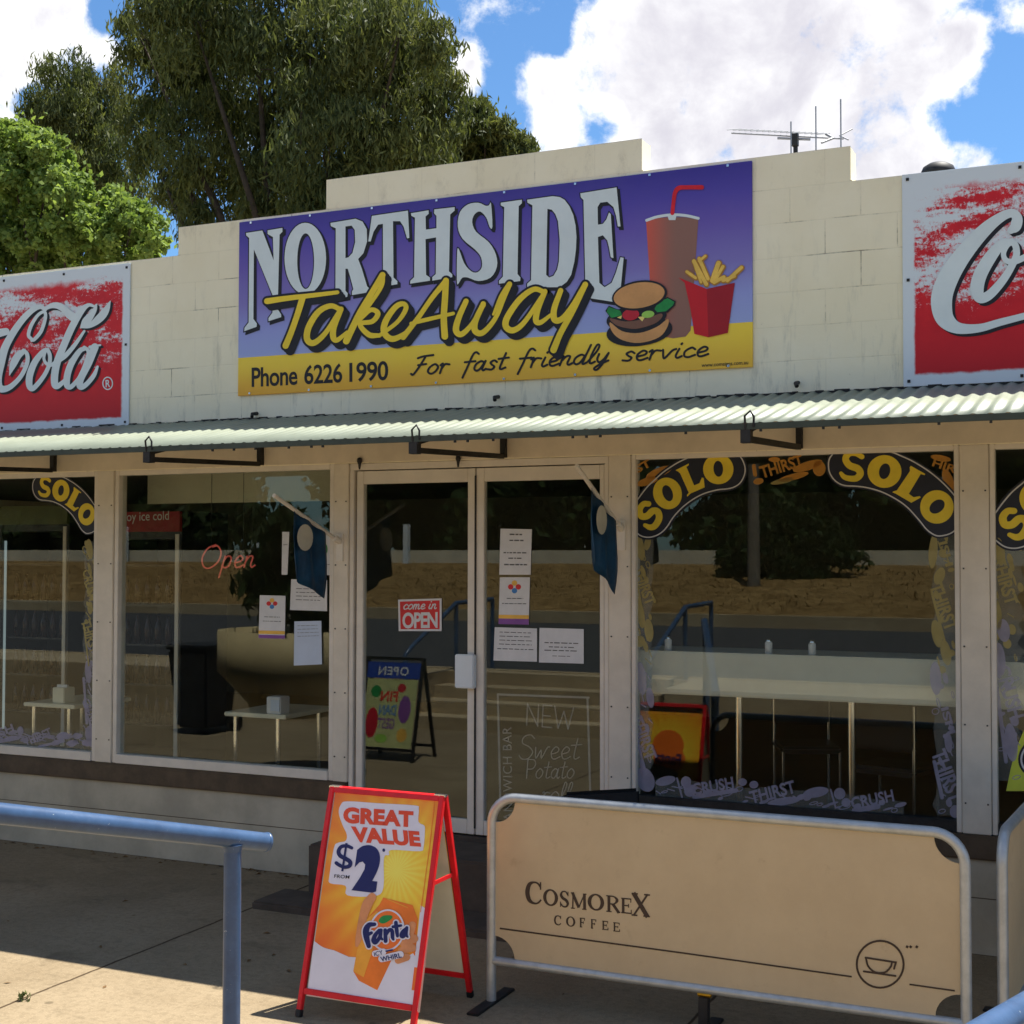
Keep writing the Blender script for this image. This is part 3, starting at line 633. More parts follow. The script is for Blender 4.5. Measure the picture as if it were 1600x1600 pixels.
for px in (88, 411, 790, 1251, 1790):
    x = WX(px, 705); mb = MB()
    mb.bar((x, -0.03, 2.735), (x, -0.03, 3.0), 0.035, 0.035, (0, 1, 0)); mb.bar((x, -0.05, 2.742), (x, -AD+0.0, ZE-0.055), 0.03, 0.03); mb.bar((x, -0.05, 3.0), (x, -AD+0.0, ZE-0.02), 0.03, 0.025)
    mb.bar((x, -AD+0.02, ZE-0.075), (x, -AD+0.02, ZE+0.0), 0.05, 0.05, (0, 1, 0)); br = mb.build('bracket', M['iron'], aw)
    h = MB(); h.tube([(x, -AD-0.004, ZE-0.01), (x+.0, -AD-0.015, ZE+0.055), (x+.028, -AD-0.015, ZE+0.08), (x+.045, -AD-0.012, ZE+0.05), (x+.042, -AD-0.008, ZE)], 0.006, 8); h.build('hook', M['iron'], br)
for x, y in ((402, 646), (779, 620), (1247, 598)):   # pipe stubs on the wall
    p = atY(x, y, 0); MB().tube([(p[0], 0.0, p[2]), (p[0], -0.06, p[2]-.01), (p[0]+.01, -0.075, p[2]-.03)], 0.012, 8).build('wall_hook', M['iron'], shop)
for x, y in ((563, 718), (717, 714)):
    p = atY(x, y, -0.02); MB().lathe((p[0], -0.03, p[2]-.012), [(0.0, .025), (.014, .02), (.017, 0), (.01, -.02), (.006, -.05), (0, -.055)], 12).build('lamp_stub', M['iron'], shop)
#__PART2__
# ------------------------------------------------------------------ the purple shop sign
def board(parent, name, mat, x0, x1, z0, z1, y0, y1):
    return MB().box(x0, x1, y0, y1, z0, z1).build(name, mat, parent, 0.002)
sx0, sx1, sz0, sz1 = -5.620, -2.017, 1.0873+2.13, 2.2893+2.13
k = NT('purple_sign_print'); x, y, z = k.xyz()
zz = k.rng(z, 0.0, sz1-sz0, 0, 1, False)
cr = k.n('ShaderNodeValToRGB'); k.l(zz, cr.inputs[0]); e = cr.color_ramp.elements
e[0].position = 0.2; e[0].color = (*srgb(160, 174, 222), 1); e[1].position = 0.98; e[1].color = (*srgb(58, 44, 148), 1)
for p, c in ((0.36, (150, 158, 218)), (0.52, (128, 118, 190)), (0.72, (104, 84, 176)), (0.86, (78, 62, 166))): q = e.new(p); q.color = (*srgb(*c), 1)
yl = k.mix(k.rng(x, 0, 3.6, 0, 1, False), srgb(238, 174, 40), srgb(240, 190, 54)); yl = k.mix(k.rng(z, 0.0, 0.24), yl, srgb(250, 214, 58))
band = k.math('ADD', 0.25, k.math('MULTIPLY', x, -0.006))
c = k.mix(k.math('GREATER_THAN', z, 0.262), yl, cr.outputs[0]); k.color(k.mix(k.math('MULTIPLY', k.noise(3, 5), 0.12), c, (0.3, 0.3, 0.33))); k.set(0.38, spec=0.35)
sign = thing('shop_sign', (sx0, -0.004, sz0), 'large purple and yellow sign with burger, cup and chips on the parapet', 'sign')
board(sign, 'board', k.m, sx0, sx1, sz0, sz1, -0.016, -0.004)
SM = plane_map((0, -0.0165, 0), (0, -1, 0)); C2 = crop(SM, 360, 200, 1600/440); C3 = crop(SM, 780, 200, 1600/440)
C2I = lambda L: [(x-420*1600/440, y) for x, y in L]      # second drawing expressed in the first's space
def up(L): return [(x+420*1600/440, y) for x, y in L]
letters = [
 ('N', [[(90,597),(183,583),(247,752),(243,620),(213,603),(213,582),(297,568),(297,590),(281,606),(270,1030),(290,1060),(290,1075),(218,1098),(218,1080),(240,1050),(245,960),(135,690),(132,1085),(152,1112),(150,1130),(80,1155),(82,1135),(105,1105),(108,625),(92,612)]]),
 ('O', [ell(427,742,118,203), ell(429,757,48,158)]),
 ('R', [[(570,540),(712,516),(752,532),(776,575),(778,645),(757,712),(727,745),(748,800),(778,900),(797,918),(797,932),(692,950),(692,930),(700,915),(680,840),(668,800),(655,800),(655,925),(668,940),(665,960),(583,975),(585,955),(598,935),(600,570),(572,558)], [(655,560),(690,555),(708,580),(710,650),(695,710),(672,735),(655,740)]]),
 ('T', [[(805,500),(1010,470),(1018,625),(1005,628),(985,560),(965,530),(925,530),(928,850),(950,870),(950,888),(850,905),(850,885),(868,865),(868,545),(840,550),(815,590),(798,645),(785,645)]]),
 ('H', [[(1027,485),(1127,468),(1128,488),(1110,503),(1112,578),(1172,570),(1172,500),(1158,485),(1160,463),(1275,450),(1275,470),(1250,492),(1243,815),(1262,832),(1262,848),(1148,868),(1148,848),(1168,830),(1170,622),(1110,632),(1113,835),(1135,850),(1135,868),(1022,885),(1024,868),(1045,848),(1050,510),(1030,500)]]),
 ('S', [spline([(1470,440),(1482,430),(1490,560),(1475,565),(1455,510),(1420,475),(1388,492),(1375,535),(1397,590),(1470,650),(1510,720),(1515,790),(1480,850),(1410,870),(1350,850),(1318,852),(1300,880),(1288,875),(1290,700),(1302,695),(1330,770),(1370,815),(1405,820),(1430,790),(1425,735),(1390,690),(1320,630),(1293,560),(1305,480),(1350,435),(1410,425),(1450,442)], True, 3)]),
 ('I', [up([(10,425),(130,408),(130,428),(112,445),(105,830),(122,850),(120,870),(0,885),(0,868),(22,845),(30,450),(10,440)])]),
 ('D', [up([(160,408),(305,388),(345,393),(372,408),(400,445),(422,495),(435,555),(440,620),(437,690),(428,760),(410,835),(385,875),(345,905),(160,905),(160,885),(182,865),(190,440),(162,425)]), up([(275,460),(300,465),(320,490),(335,530),(345,640),(340,760),(330,805),(310,840),(285,850),(268,835)])]),
 ('E', [up([(462,372),(668,338),(690,560),(675,560),(665,500),(650,450),(615,420),(575,425),(560,450),(562,550),(590,545),(610,520),(625,480),(635,490),(650,740),(635,735),(625,680),(615,640),(590,610),(562,620),(570,880),(600,905),(640,880),(665,820),(690,735),(708,738),(690,925),(660,990),(520,968),(470,895),(490,870),(480,410),(465,395)])]),
]
sh = ART(C2)
for _, L in letters:
    sh.poly(L, 0.001, 13, 15)
    for q in L: sh.stroke([(float(p[0]), float(p[1])) for p in q], 12, 0.0012, smooth=False, closed=True)
    sh.stroke([(float(p[0]), float(p[1])) for p in L[0]], 12, 0.0011, smooth=False, closed=True, dx=12, dy=14)
sh.build('letter_shadow', M['blackpaint'], sign)
for ch, L in letters:
    a = ART(C2); a.poly([[(float(p[0]), float(p[1])) for p in q] for q in L], 0.003); a.build('letter', M['letterwhite'], sign)
U = lambda L: up(L)
tk = [([(212,985),(330,968),(470,952),(612,935)], [34,30,26,22]), ([(415,962),(385,1060),(350,1160),(318,1238)], [36,34,34,36]),
 ([(632,1035),(575,1012),(505,1045),(450,1130),(440,1200),(478,1222),(545,1165),(628,1035)], [28,30,34,36,36,34,28,24]), ([(632,1030),(592,1130),(588,1190),(612,1205),(668,1160)], [30,34,34,28,18]),
 ([(868,836),(800,950),(735,1060),(662,1212)], [34,34,36,38]), ([(868,836),(862,900),(800,1000),(735,1085)], [30,24,20,20]), ([(735,1095),(800,1035),(842,1055),(810,1100),(740,1115),(790,1175),(850,1180)], [22,26,30,28,26,32,24]),
 ([(850,1180),(950,1105),(1000,1030),(985,1000),(940,1020),(885,1100),(878,1165),(925,1200),(1000,1165),(1040,1110)], [22,24,28,28,32,36,36,34,26,20]),
 ([(985,1190),(1070,1080),(1150,965),(1228,872)], [32,28,28,34]), ([(1228,868),(1222,980),(1216,1080),(1222,1185)], [34,36,36,38]), ([(1030,1112),(1110,1092),(1270,1055)], [20,24,20]),
 ([(1342,985),(1300,1080),(1285,1150),(1318,1172),(1380,1110),(1440,1005)], [30,34,36,32,26,30]), ([(1440,1000),(1395,1100),(1395,1155),(1440,1162),(1510,1080),(1560,960),(1590,890)], [30,34,36,32,26,26,28]),
 (U([(62,888),(15,960),(-30,1060)]), [30,26,14]),
 (U([(262,935),(200,918),(120,975),(50,1075),(42,1130),(85,1150),(150,1100),(255,945)]), [28,30,34,36,36,34,28,24]), (U([(262,930),(222,1030),(212,1095),(240,1105),(300,1060)]), [30,34,34,28,18]),
 (U([(352,925),(315,1030),(318,1090),(360,1085),(420,1010),(492,892)]), [30,34,36,32,28,32]), (U([(492,890),(420,1040),(350,1170),(312,1262)]), [32,34,34,38])]
sd_ = ART(C2)
for p, w_ in tk:
    sd_.stroke(p, [q+26 for q in w_], 0.0045); sd_.stroke(p, [q+22 for q in w_], 0.0045, dx=12, dy=13); sd_.stroke(p, [q+20 for q in w_], 0.0045, dx=24, dy=27)
sd_.build('letter_shadow', M['blackpaint'], sign)
a = ART(C2)
for p, w_ in tk: a.stroke(p, w_, 0.0075)
a.build('script_lettering', M['yellow'], sign)
for tx_, xa, xb in (('Phone', 121, 381), ('6226', 420, 636), ('1990', 676, 897)):
    yt = lambda q: 1362-(q-121)*40/776
    a = ART(C2); a.text(tx_, (xa, yt(xa)), (xb, yt(xb)), (xa, yt(xa)+107), 0.001, 0.018, 0.95); a.build('phone_lettering', M['blackpaint'], sign)
for wd_, x0, x1 in (('For', 642, 700), ('fast', 722, 790), ('friendly', 808, 950), ('service', 970, 1106)):
    a = ART(SM); b = lambda x: 586-(x-642)*0.0645
    script(a, wd_, (x0, b(x0)), (x1, b(x1)), (0, -29), 0.0012, 3.4, 0.32); a.build('script_lettering', M['blackpaint'], sign)
a = ART(C3); a.text('www.comsigns.com.au', (1150,1338), (1415,1322), (1150,1358), 0.001, 0.01); a.build('small_lettering', M['blackpaint'], sign)
# cup
k = NT('cup_print'); x, y, z = k.xyz(); k.color(k.mix(k.rng(x, 2.86, 3.16), srgb(226, 84, 58), srgb(142, 100, 84))); k.set(0.4); M['cup'] = k.m
a = ART(C3); a.poly([(835,530),(900,512),(980,506),(1060,508),(1132,520),(1120,700),(1088,1150),(1060,1185),(990,1195),(925,1185),(880,1100),(857,880)], 0.001); cup = a.build('drink_cup', M['cup'], sign)
a = ART(C3); a.stroke([(838,525),(900,505),(980,494),(1060,498),(1132,514)], 16, 0.002); a.poly([(955,492),(1010,492),(1002,524),(965,524)], 0.0034); a.build('lid', M['letterwhite'], cup)
a = ART(C3); a.stroke([(985,485),(992,420),(1000,370),(1022,342),(1070,338),(1152,338)], [22,22,24,26,24,26], 0.0036); a.build('straw', M['red'], cup)
# packet of chips
M['packet'] = pm('packet_red', srgb(198, 26, 34), 0.4, 0.05); M['packet2'] = pm('packet_red_face', srgb(160, 20, 30), 0.4, 0.05); M['chip'] = pm('chips_yellow', srgb(232, 190, 84), 0.5, 0.12, 20)
M['chip2'] = pm('chips_brown', srgb(176, 124, 44), 0.5, 0.12, 20)
a = ART(C3); a.poly([(1020,850),(1180,915),(1190,1190),(1110,1170),(1090,1040),(1055,880)], 0.0045); pk = a.build('chips_packet', M['packet'], sign)
a = ART(C3); a.poly([(1180,915),(1340,880),(1300,1165),(1190,1190)], 0.0046); a.build('packet_side', M['packet2'], pk)
ch = [((1110,760),(1180,890),26),((1070,820),(1120,855),20),((1175,730),(1140,760),18),((1140,745),(1190,860),24),((1250,770),(1215,870),30),((1275,790),(1235,860),22),((1380,795),(1300,870),24),((1340,845),(1275,870),22),((1225,880),(1280,850),24),((1150,880),(1115,780),18)]
a = ART(C3)
for p, q, w_ in ch: a.stroke([p, q], w_+8, 0.0050, smooth=False)
a.build('chips', M['chip2'], pk)
a = ART(C3)
for p, q, w_ in ch: a.stroke([p, q], w_-4, 0.0066, smooth=False, dx=-2, dy=-2)
a.build('chips', M['chip'], pk)
# burger
M['bun'] = pm('bun', srgb(206, 150, 92), 0.5, 0.12, 6); M['patty'] = pm('patty', srgb(122, 84, 66), 0.5, 0.1, 10); M['lettuce'] = pm('lettuce', srgb(34, 138, 66), 0.5, 0.2, 14); M['tomato'] = pm('tomato', srgb(190, 34, 50), 0.5, 0.1); M['cheese'] = pm('cheese', srgb(240, 214, 120), 0.5, 0.05); M['pickle'] = pm('pickle', srgb(150, 196, 84), 0.5, 0.1)
a = ART(C3)
for q, o in ((ell(800,953,158,84,-9), 0.0095), (ell(798,1155,188,84,-7), 0.006), (ell(782,1080,172,74,-8), 0.0062)): a.poly(q, o-0.0006)
a.poly([(605,1040),(625,1010),(670,1030),(740,1040),(880,1020),(900,985),(960,962),(1005,985),(1000,1010),(960,1050),(900,1060),(700,1075),(640,1085)], 0.0066)
bg = a.build('burger', M['blackpaint'], sign)
a = ART(C3); a.poly(spline([(632,1105),(700,1155),(800,1165),(900,1130),(960,1085),(958,1130),(910,1190),(800,1222),(700,1205),(645,1160)], True, 4), 0.0070); a.build('bottom_bun', M['bun'], bg)
a = ART(C3); a.poly(spline([(635,1082),(720,1100),(830,1085),(920,1055),(925,1080),(880,1115),(780,1142),(690,1130),(645,1105)], True, 4), 0.0078); a.build('patty', M['patty'], bg)
a = ART(C3); a.poly([(612,1045),(625,1018),(690,1040),(700,1065),(640,1080)], 0.0076); a.build('lettuce', M['lettuce'], bg); a = ART(C3); a.poly([(885,1030),(905,990),(960,968),(998,990),(990,1008),(950,1042),(900,1048)], 0.0076); a.build('lettuce', M['lettuce'], bg)
a = ART(C3); a.poly(ell(750,1062,48,32,-8), 0.0086); a.build('tomato', M['tomato'], bg)
a = ART(C3); a.poly([(790,1075),(835,1070),(815,1100)], 0.0082); a.poly([(672,1078),(700,1066),(695,1086)], 0.0082); a.build('cheese', M['cheese'], bg)
a = ART(C3); a.poly(ell(848,1060,36,20,-8), 0.0084); a.build('pickle', M['pickle'], bg)
a = ART(C3); a.poly(ell(798,952,146,72,-9), 0.0099); a.build('top_bun', M['bun'], bg)
mb = MB()
for zz_ in (sz0+0.006, sz1-0.02):
    for i in range(8): mb.obox((sx0+0.1+i*0.48, -0.019, zz_+0.007), (.007, 0, 0), (0, .004, 0), (0, 0, .007))
mb.build_each('rivet', M['chrome'], sign)
# ------------------------------------------------------------------ the two red drink signs
def redprint(name, wdt, hgt, seed, ml, mr_, worn=0.0):
    k = NT(name); x, y, z = k.xyz()
    wx = k.math('MULTIPLY_ADD', k.noise(9, 6, 0.7), 0.10, -0.05)
    ex = k.math('MINIMUM', k.rng(k.math('ADD', x, k.math('MULTIPLY', wx, 0.25)), ml, ml+0.015), k.rng(k.math('ADD', x, k.math('MULTIPLY', wx, 0.3)), wdt-mr_, wdt-mr_-0.02))
    ez = k.math('MINIMUM', k.rng(k.math('ADD', z, k.math('MULTIPLY', wx, 0.35)), 0.055, 0.075), k.rng(k.math('ADD', z, wx), hgt-0.07, hgt-0.13))
    mp = k.n('ShaderNodeMapping'); mp.inputs['Scale'].default_value = (1.0, 1, 4.0); mp.inputs['Location'].default_value = (seed, 0, seed); mp.inputs['Rotation'].default_value = (0, R(7), 0); k.l(k.co, mp.inputs[0])
    def nz(sc, d, r):
        n = k.n('ShaderNodeTexNoise'); n.inputs['Scale'].default_value = sc; n.inputs['Detail'].default_value = d; n.inputs['Roughness'].default_value = r; k.l(mp.outputs[0], n.inputs['Vector']); return n.outputs['Fac']
    v = k.math('ADD', k.math('MULTIPLY_ADD', nz(2.0, 3, 0.5), 1.5, -0.75), k.math('ADD', k.math('MULTIPLY_ADD', nz(14, 8, 0.75), 0.55, -0.27), k.math('MULTIPLY_ADD', k.noise(46, 4, 0.8), 0.9, -0.45)))
    thr = k.rng(z, 0.10, 0.60, -0.62+worn, 0.03+worn)
    wear = k.rng(k.math('SUBTRACT', v, thr), -0.10, 0.16, 1.0, 0.0)   # 1 = red kept
    wear = k.math('SUBTRACT', 1.0, k.rng(k.math('ADD', v, thr), 0.02, 0.22))
    m = k.math('MULTIPLY', k.math('MULTIPLY', ex, ez), wear)
    red = k.mix(k.rng(k.noise(5, 8, 0.7), 0.35, 0.7), srgb(196, 22, 34), srgb(216, 34, 40)); red = k.mix(k.rng(z, 0.45, 0.1), red, srgb(196, 26, 36))
    k.color(k.mix(m, srgb(214, 222, 226), red)); k.set(0.42, spec=0.35); return k.m
W_ = 2.4; lx1 = WX(204, 540); lz0, lz1 = WZ(150, 668), WZ(200, 412); lz0 = WZ(200, 666)
left = thing('drink_sign', (lx1-W_, -0.004, lz0), 'worn red sign with white script and a registered mark, left of the purple sign', 'sign', None)
board(left, 'board', redprint('left_red_print', W_, lz1-lz0, 3.1, 0.07, 0.055), lx1-W_, lx1, lz0, lz1, -0.014, -0.004)
rx0 = WX(1411, 440); rz0, rz1 = WZ(1414, 605), WZ(1410, 274)
right = thing('drink_sign', (rx0, -0.004, rz0), 'worn red sign with a big white script C, right of the purple sign', 'sign', None)
board(right, 'board', redprint('right_red_print', W_, rz1-rz0, 7.7, 0.055, 0.07, 0.07), rx0, rx0+W_, rz0, rz1, -0.014, -0.004)
RM = plane_map((0, -0.0145, 0), (0, -1, 0)); CL = crop(RM, 0, 450, 8); CR = crop(RM, 1400, 300, 1231/200)
bigC = [([(400,640),(362,590),(395,470),(480,340),(560,300),(572,380),(520,540),(440,640),(400,660)], [40,44,46,40,40,42,46,44,30]),
 ([(570,270),(500,235),(380,300),(230,470),(80,720),(10,950),(-30,1120),(-15,1230),(50,1265),(150,1225),(270,1100),(345,940),(345,830),(300,780)], [46,60,74,84,96,110,120,110,84,66,56,52,50,46]),
 ([(310,790),(230,850),(170,960),(125,1090)], [54,90,84,12]),
 ([(570,262),(640,225),(720,220),(800,260),(870,330),(930,370)], [40,62,80,88,104,110])]
lowo = [([(600,770),(540,800),(440,930),(380,1080),(370,1200),(400,1260),(460,1220),(560,1090),(620,960),(630,850),(600,775),(570,800),(555,880),(580,940),(640,965),(700,930)], [50,64,80,86,82,66,60,54,50,48,46,40,36,40,44,50])]
lowl = [([(1180,230),(1110,215),(1020,290),(900,500),(790,750),(720,930),(690,1080),(690,1200),(720,1230),(780,1190),(830,1140)], [30,46,80,88,90,92,92,88,70,56,44]),
 ([(720,920),(830,840),(950,700),(1060,540)], [60,60,50,30]), ([(1010,500),(1080,420),(1180,290),(1210,210)], [14,100,60,24]), ([(1010,498),(1130,470),(1250,380),(1330,280),(1385,165)], [14,60,100,84,12])]
lowa = [([(1060,760),(1000,790),(900,940),(850,1080),(840,1200),(870,1240),(920,1215),(1010,1100),(1090,900),(1110,790),(1060,745)], [50,64,80,84,80,64,56,50,48,46,46]),
 ([(1130,740),(1260,715)], [40,24]), ([(1190,740),(1110,940),(1020,1120),(1000,1215),(1030,1240),(1100,1190),(1180,1090),(1225,985)], [96,92,88,80,66,60,54,30])]
def cola(parent, strokes, mp, shadow=(26, 24)):
    b = ART(mp)
    for p, w_ in strokes: b.stroke(p, w_, 0.001, dx=shadow[0]*0.5, dy=shadow[1]*0.5); b.stroke(p, w_, 0.001, dx=shadow[0], dy=shadow[1])
    b.build('letter_shadow', M['blackpaint'], parent); a = ART(mp)
    for p, w_ in strokes: a.stroke(p, w_, 0.004)
    a.build('script_lettering', M['letterwhite'], parent)
cola(left, bigC+lowo+lowl+lowa+[([(-60,575),(80,545)], [110,90])], CL)
sc_ = 8*200/1231*1.0
rC = [([(1105,370),(1150,330),(1165,250),(1110,205),(1000,250),(850,370),(680,560),(540,760),(455,950),(440,1100),(480,1230),(600,1310),(800,1310),(1000,1255),(1231,1195),(1500,1120)], [70,110,100,84,96,130,160,190,204,200,170,110,80,70,64,60])]
ro = [([(1110,480),(1010,510),(900,640),(810,800),(780,930),(810,1020),(900,990),(1020,860),(1110,720),(1160,600),(1140,500),(1080,500),(1035,590),(1060,660),(1140,670),(1260,620)], [70,90,120,130,130,100,90,80,70,66,64,58,50,54,60,60])]
cola(right, rC+ro, CR, (30, 26))
# the rest of the word runs on past the edge of the photograph
SH = lambda mp, dx, dy=0.0: (lambda x, y, off=0.0: mp(x, y, off)+np.array([dx, 0, dy]))
g = [([(q[0], q[1]) for q in p], w_) for p, w_ in lowa]
cola(right, lowa, SH(CL, rx0+0.98-WX(110, 590), rz0+0.62-WZ(110, 590))); cola(right, bigC, SH(CL, rx0+1.42-WX(60, 550), rz0+0.62-WZ(60, 550)))
cola(left, lowa, SH(CL, lx1-1.75-WX(110, 590), 0)); cola(left, lowo, SH(CL, lx1-2.12-WX(60, 590), 0))
a = ART(CL); a.stroke(ell(1348,1192,60,76), 14, 0.001, smooth=False, closed=True); a.text('R', (1320,1150), (1378,1145), (1322,1240), 0.001, 0.02); a.build('registered_mark', M['letterwhite'], left)
for s_, x0_, z0_, z1_ in ((left, lx1-W_, lz0, lz1), (right, rx0, rz0, rz1)):
    mb = MB()
    for i in range(5):
        for zq in (z0_+0.03, z1_-0.03): mb.obox((x0_+0.03+i*(W_-0.06)/4, -0.016, zq), (.008, 0, 0), (0, .003, 0), (0, 0, .008))
    for xq in (x0_+0.03, x0_+W_-0.03): mb.obox((xq, -0.016, (z0_+z1_)/2), (.008, 0, 0), (0, .003, 0), (0, 0, .008))
    mb.build_each('screw', M['iron'], s_)
# ------------------------------------------------------------------ window stickers
M['navy'] = pm('navy_vinyl', (0.010, 0.013, 0.026), 0.4, 0.2, 9); M['decalyellow'] = pm('yellow_vinyl', srgb(226, 200, 52), 0.5, 0.06, 10); M['decalwhite'] = pm('grey_vinyl_line', srgb(200, 200, 200), 0.5, 0.05)
M['lilac'] = alpha_mat('lilac_film', srgb(176, 170, 190), 0.52); M['amber'] = alpha_mat('amber_film', srgb(214, 150, 50), 0.62); M['olive'] = alpha_mat('olive_film', srgb(186, 170, 100), 0.55)
M['film'] = alpha_mat('clear_film', srgb(186, 190, 180), 0.16)
GM = plane_map((0, 0.0445, 0), (0, -1, 0))
DL = crop(GM, 980, 690, 8); DR = crop(GM, 1280, 690, 1600/230)
def solo_left(mp, label):
    t = thing('window_sticker', mp(600, 600), label, 'sticker', 'curved dark stickers in the window corners')
    topb = [(60,840),(150,700),(250,570),(350,475),(450,385),(550,315),(650,255),(760,205),(880,160)]; endb = [(1385,158),(1440,225),(1475,330),(1462,430),(1410,520),(1330,572),(1240,592),(1150,600),(1050,622),(950,655),(860,700),(780,752),(700,815),(620,895),(560,970),(510,1050),(450,1120),(370,1172),(270,1196),(170,1175),(70,1095)]
    a = ART(mp); a.poly(spline(topb, False, 3)+spline(endb, False, 3), 0.0008); a.stroke(topb, 60, 0.0006, caps=False); a.stroke(endb, 60, 0.0006, caps=False); a.build('band', M['navy'], t)
    a = ART(mp); a.stroke(topb, 15, 0.0022, caps=False); a.stroke(endb, 15, 0.0022, caps=False); a.build('outline', M['decalwhite'], t)
    a = ART(mp); a.stroke([(268,778),(205,782),(158,850),(178,930),(250,930),(320,868),(385,880),(400,960),(350,1050),(290,1072),(225,1045)], [70,72,78,82,84,84,84,84,80,72,50], 0.0022)
    a.poly([ell(505,648,178,200,-18), ell(507,645,62,104,-20)], 0.0022); a.poly([ell(1140,345,190,188), ell(1140,340,60,100,-4)], 0.0022)
    a.poly([(605,358),(768,275),(772,292),(742,318),(838,548),(905,520),(935,450),(958,455),(970,572),(795,648),(752,688),(748,668),(772,640),(665,400),(640,375)], 0.0022)
    a.build('lettering', M['decalyellow'], t); return t
def solo_right(mp, label):
    t = thing('window_sticker', mp(700, 400), label, 'sticker', 'curved dark stickers in the window corners')
    topb = [(640,82),(800,120),(900,160),(1000,205),(1100,262),(1200,328),(1300,408),(1400,505),(1505,625)]; endb = [(1508,935),(1450,985),(1380,1015),(1290,1025),(1220,995),(1160,945),(1100,870),(1040,800),(970,725),(890,660),(800,605),(700,555),(600,520),(500,497),(400,485),(280,478),(200,445),(140,385),(105,300),(112,190),(180,100)]
    a = ART(mp); a.poly(spline(topb, False, 3)+spline(endb, False, 3), 0.0008); a.stroke(topb, 52, 0.0006, caps=False); a.stroke(endb, 52, 0.0006, caps=False); a.build('band', M['navy'], t)
    a = ART(mp); a.stroke(topb, 14, 0.0022, caps=False); a.stroke(endb, 14, 0.0022, caps=False); a.build('outline', M['decalwhite'], t)
    a = ART(mp); a.stroke([(465,165),(400,128),(325,130),(288,190),(330,258),(420,295),(448,350),(405,398),(335,402),(275,385),(238,345)], [56,62,68,72,76,78,76,70,62,56,40], 0.0022)
    a.poly([ell(710,325,185,178), ell(712,322,60,86,14)], 0.0022); a.poly([ell(1280,710,182,182), ell(1282,706,92,66,-38)], 0.0022)
    a.poly([(995,262),(1155,352),(1145,365),(1105,352),(975,568),(1028,605),(1095,592),(1105,608),(1002,665),(832,566),(798,552),(802,542),(845,530),(988,320),(985,280)], 0.0022)
    a.build('lettering', M['decalyellow'], t); return t
solo_left(DL, 'dark curved sticker with yellow letters in the top left corner of the big right window')
solo_right(DR, 'dark curved sticker with yellow letters in the top right corner of the big right window')
def rescaled(mp, ref, to, sc):
    a = mp(*ref); 
    return lambda x, y, off=0.0: np.array([to[0]+(mp(x, y)[0]-a[0])*sc, mp(x, y, off)[1], to[2]+(mp(x, y)[2]-a[2])*sc])
solo_left(rescaled(DL, (60, 160), GM(1551, 712), 1.0), 'dark curved sticker cut by the right edge of the photo')
solo_right(rescaled(DR, (1508, 60), GM(153, 742), 0.88), 'dark curved sticker in the corner of the leftmost window')
solo_left(rescaled(DL, (60, 160), GM(-150, 742), 0.88), 'dark curved sticker at the far end of the leftmost window, past the photo edge')
def strip(label, items, vertical, film=None):
    t = thing('sticker_strip', GM(items[0][2], items[0][3]), label, 'sticker', 'faded slogan strips around the windows')
    if film:
        x0, y0, x1, y1, mats = film
        if vertical:
            n_ = 26; e1 = [(x0, y0+(y1-y0)*i/n_) for i in range(n_+1)]; e2 = [(x1-(x1-x0)*0.30*random.random(), y0+(y1-y0)*i/n_) for i in range(n_, -1, -1)]
            if film[4][0] == 'R': e1, e2 = [(x0+(x1-x0)*0.30*random.random(), p[1]) for p in e1], [(x1, p[1]) for p in e2]
        else:
            n_ = 40; e1 = [(x0+(x1-x0)*i/n_, y0[0]+(y0[1]-y0[0])*i/n_+7*random.random()) for i in range(n_+1)]; e2 = [(x0+(x1-x0)*i/n_, y1[0]+(y1[1]-y1[0])*i/n_) for i in range(n_, -1, -1)]
        a = ART(GM); a.poly(e1+e2, 0.0003); a.build('film', M['film'], t)
        for q_ in range(int(34 if vertical else 40)):
            f_ = random.random(); ty = f_*1.0
            if vertical: cx = x0+(x1-x0)*(0.12+0.72*random.random()); cy = y0+(y1-y0)*(q_+.5)/34; rx, ry = 1.4+3.0*random.random()*(x1-x0)/30, 3+7*random.random()
            else: cx = x0+(x1-x0)*(q_+.5)/40; u_ = (q_+.5)/40; ya = y0[0]+(y0[1]-y0[0])*u_+8; yb = y1[0]+(y1[1]-y1[0])*u_-4; cy = ya+(yb-ya)*random.random(); rx, ry = 3+7*random.random(), 1.6+3*random.random()
            m_ = film[4][1] if (not vertical or q_ < 17) else film[4][2]
            a = ART(GM); b_ = random.random()
            if b_ < .45: a.poly(ell(cx, cy, rx, ry, -15), 0.0006)
            elif b_ < .75: a.stroke([(cx-rx, cy-ry*.6), (cx+rx, cy+ry*.6)], 1.8, 0.0006, smooth=False)
            else: a.stroke(ell(cx, cy, rx, ry*.8, -15, 16), 1.4, 0.0006, smooth=False, closed=True)
            a.build('motif', M[m_], t)
    for kind, mat, *q in items:
        a = ART(GM)
        if kind == 't': txt, = q[4:]; x, y, x2, y2 = q[:4]; 
        if kind == 't':
            ln = math.hypot(x2-x, y2-y); dx_, dy_ = (x2-x)/ln, (y2-y)/ln; h = q[5] if len(q) > 5 else ln*0.3
            h = max(12, ln*0.27); n_ = (-dy_*h, dx_*h)
            a.text(txt, (x-n_[0]/2, y-n_[1]/2), (x2-n_[0]/2, y2-n_[1]/2), (x+n_[0]/2, y+n_[1]/2), 0.0026, 0.03); a.build('lettering', M[mat], t)
        elif kind == 'e': a.poly(ell(*q), 0.0012); a.build('blob', M[mat], t)
        elif kind == 's': a.stroke([(q[0], q[1]), (q[2], q[3])], q[4], 0.0018); a.build('bar', M[mat], t)
    return t
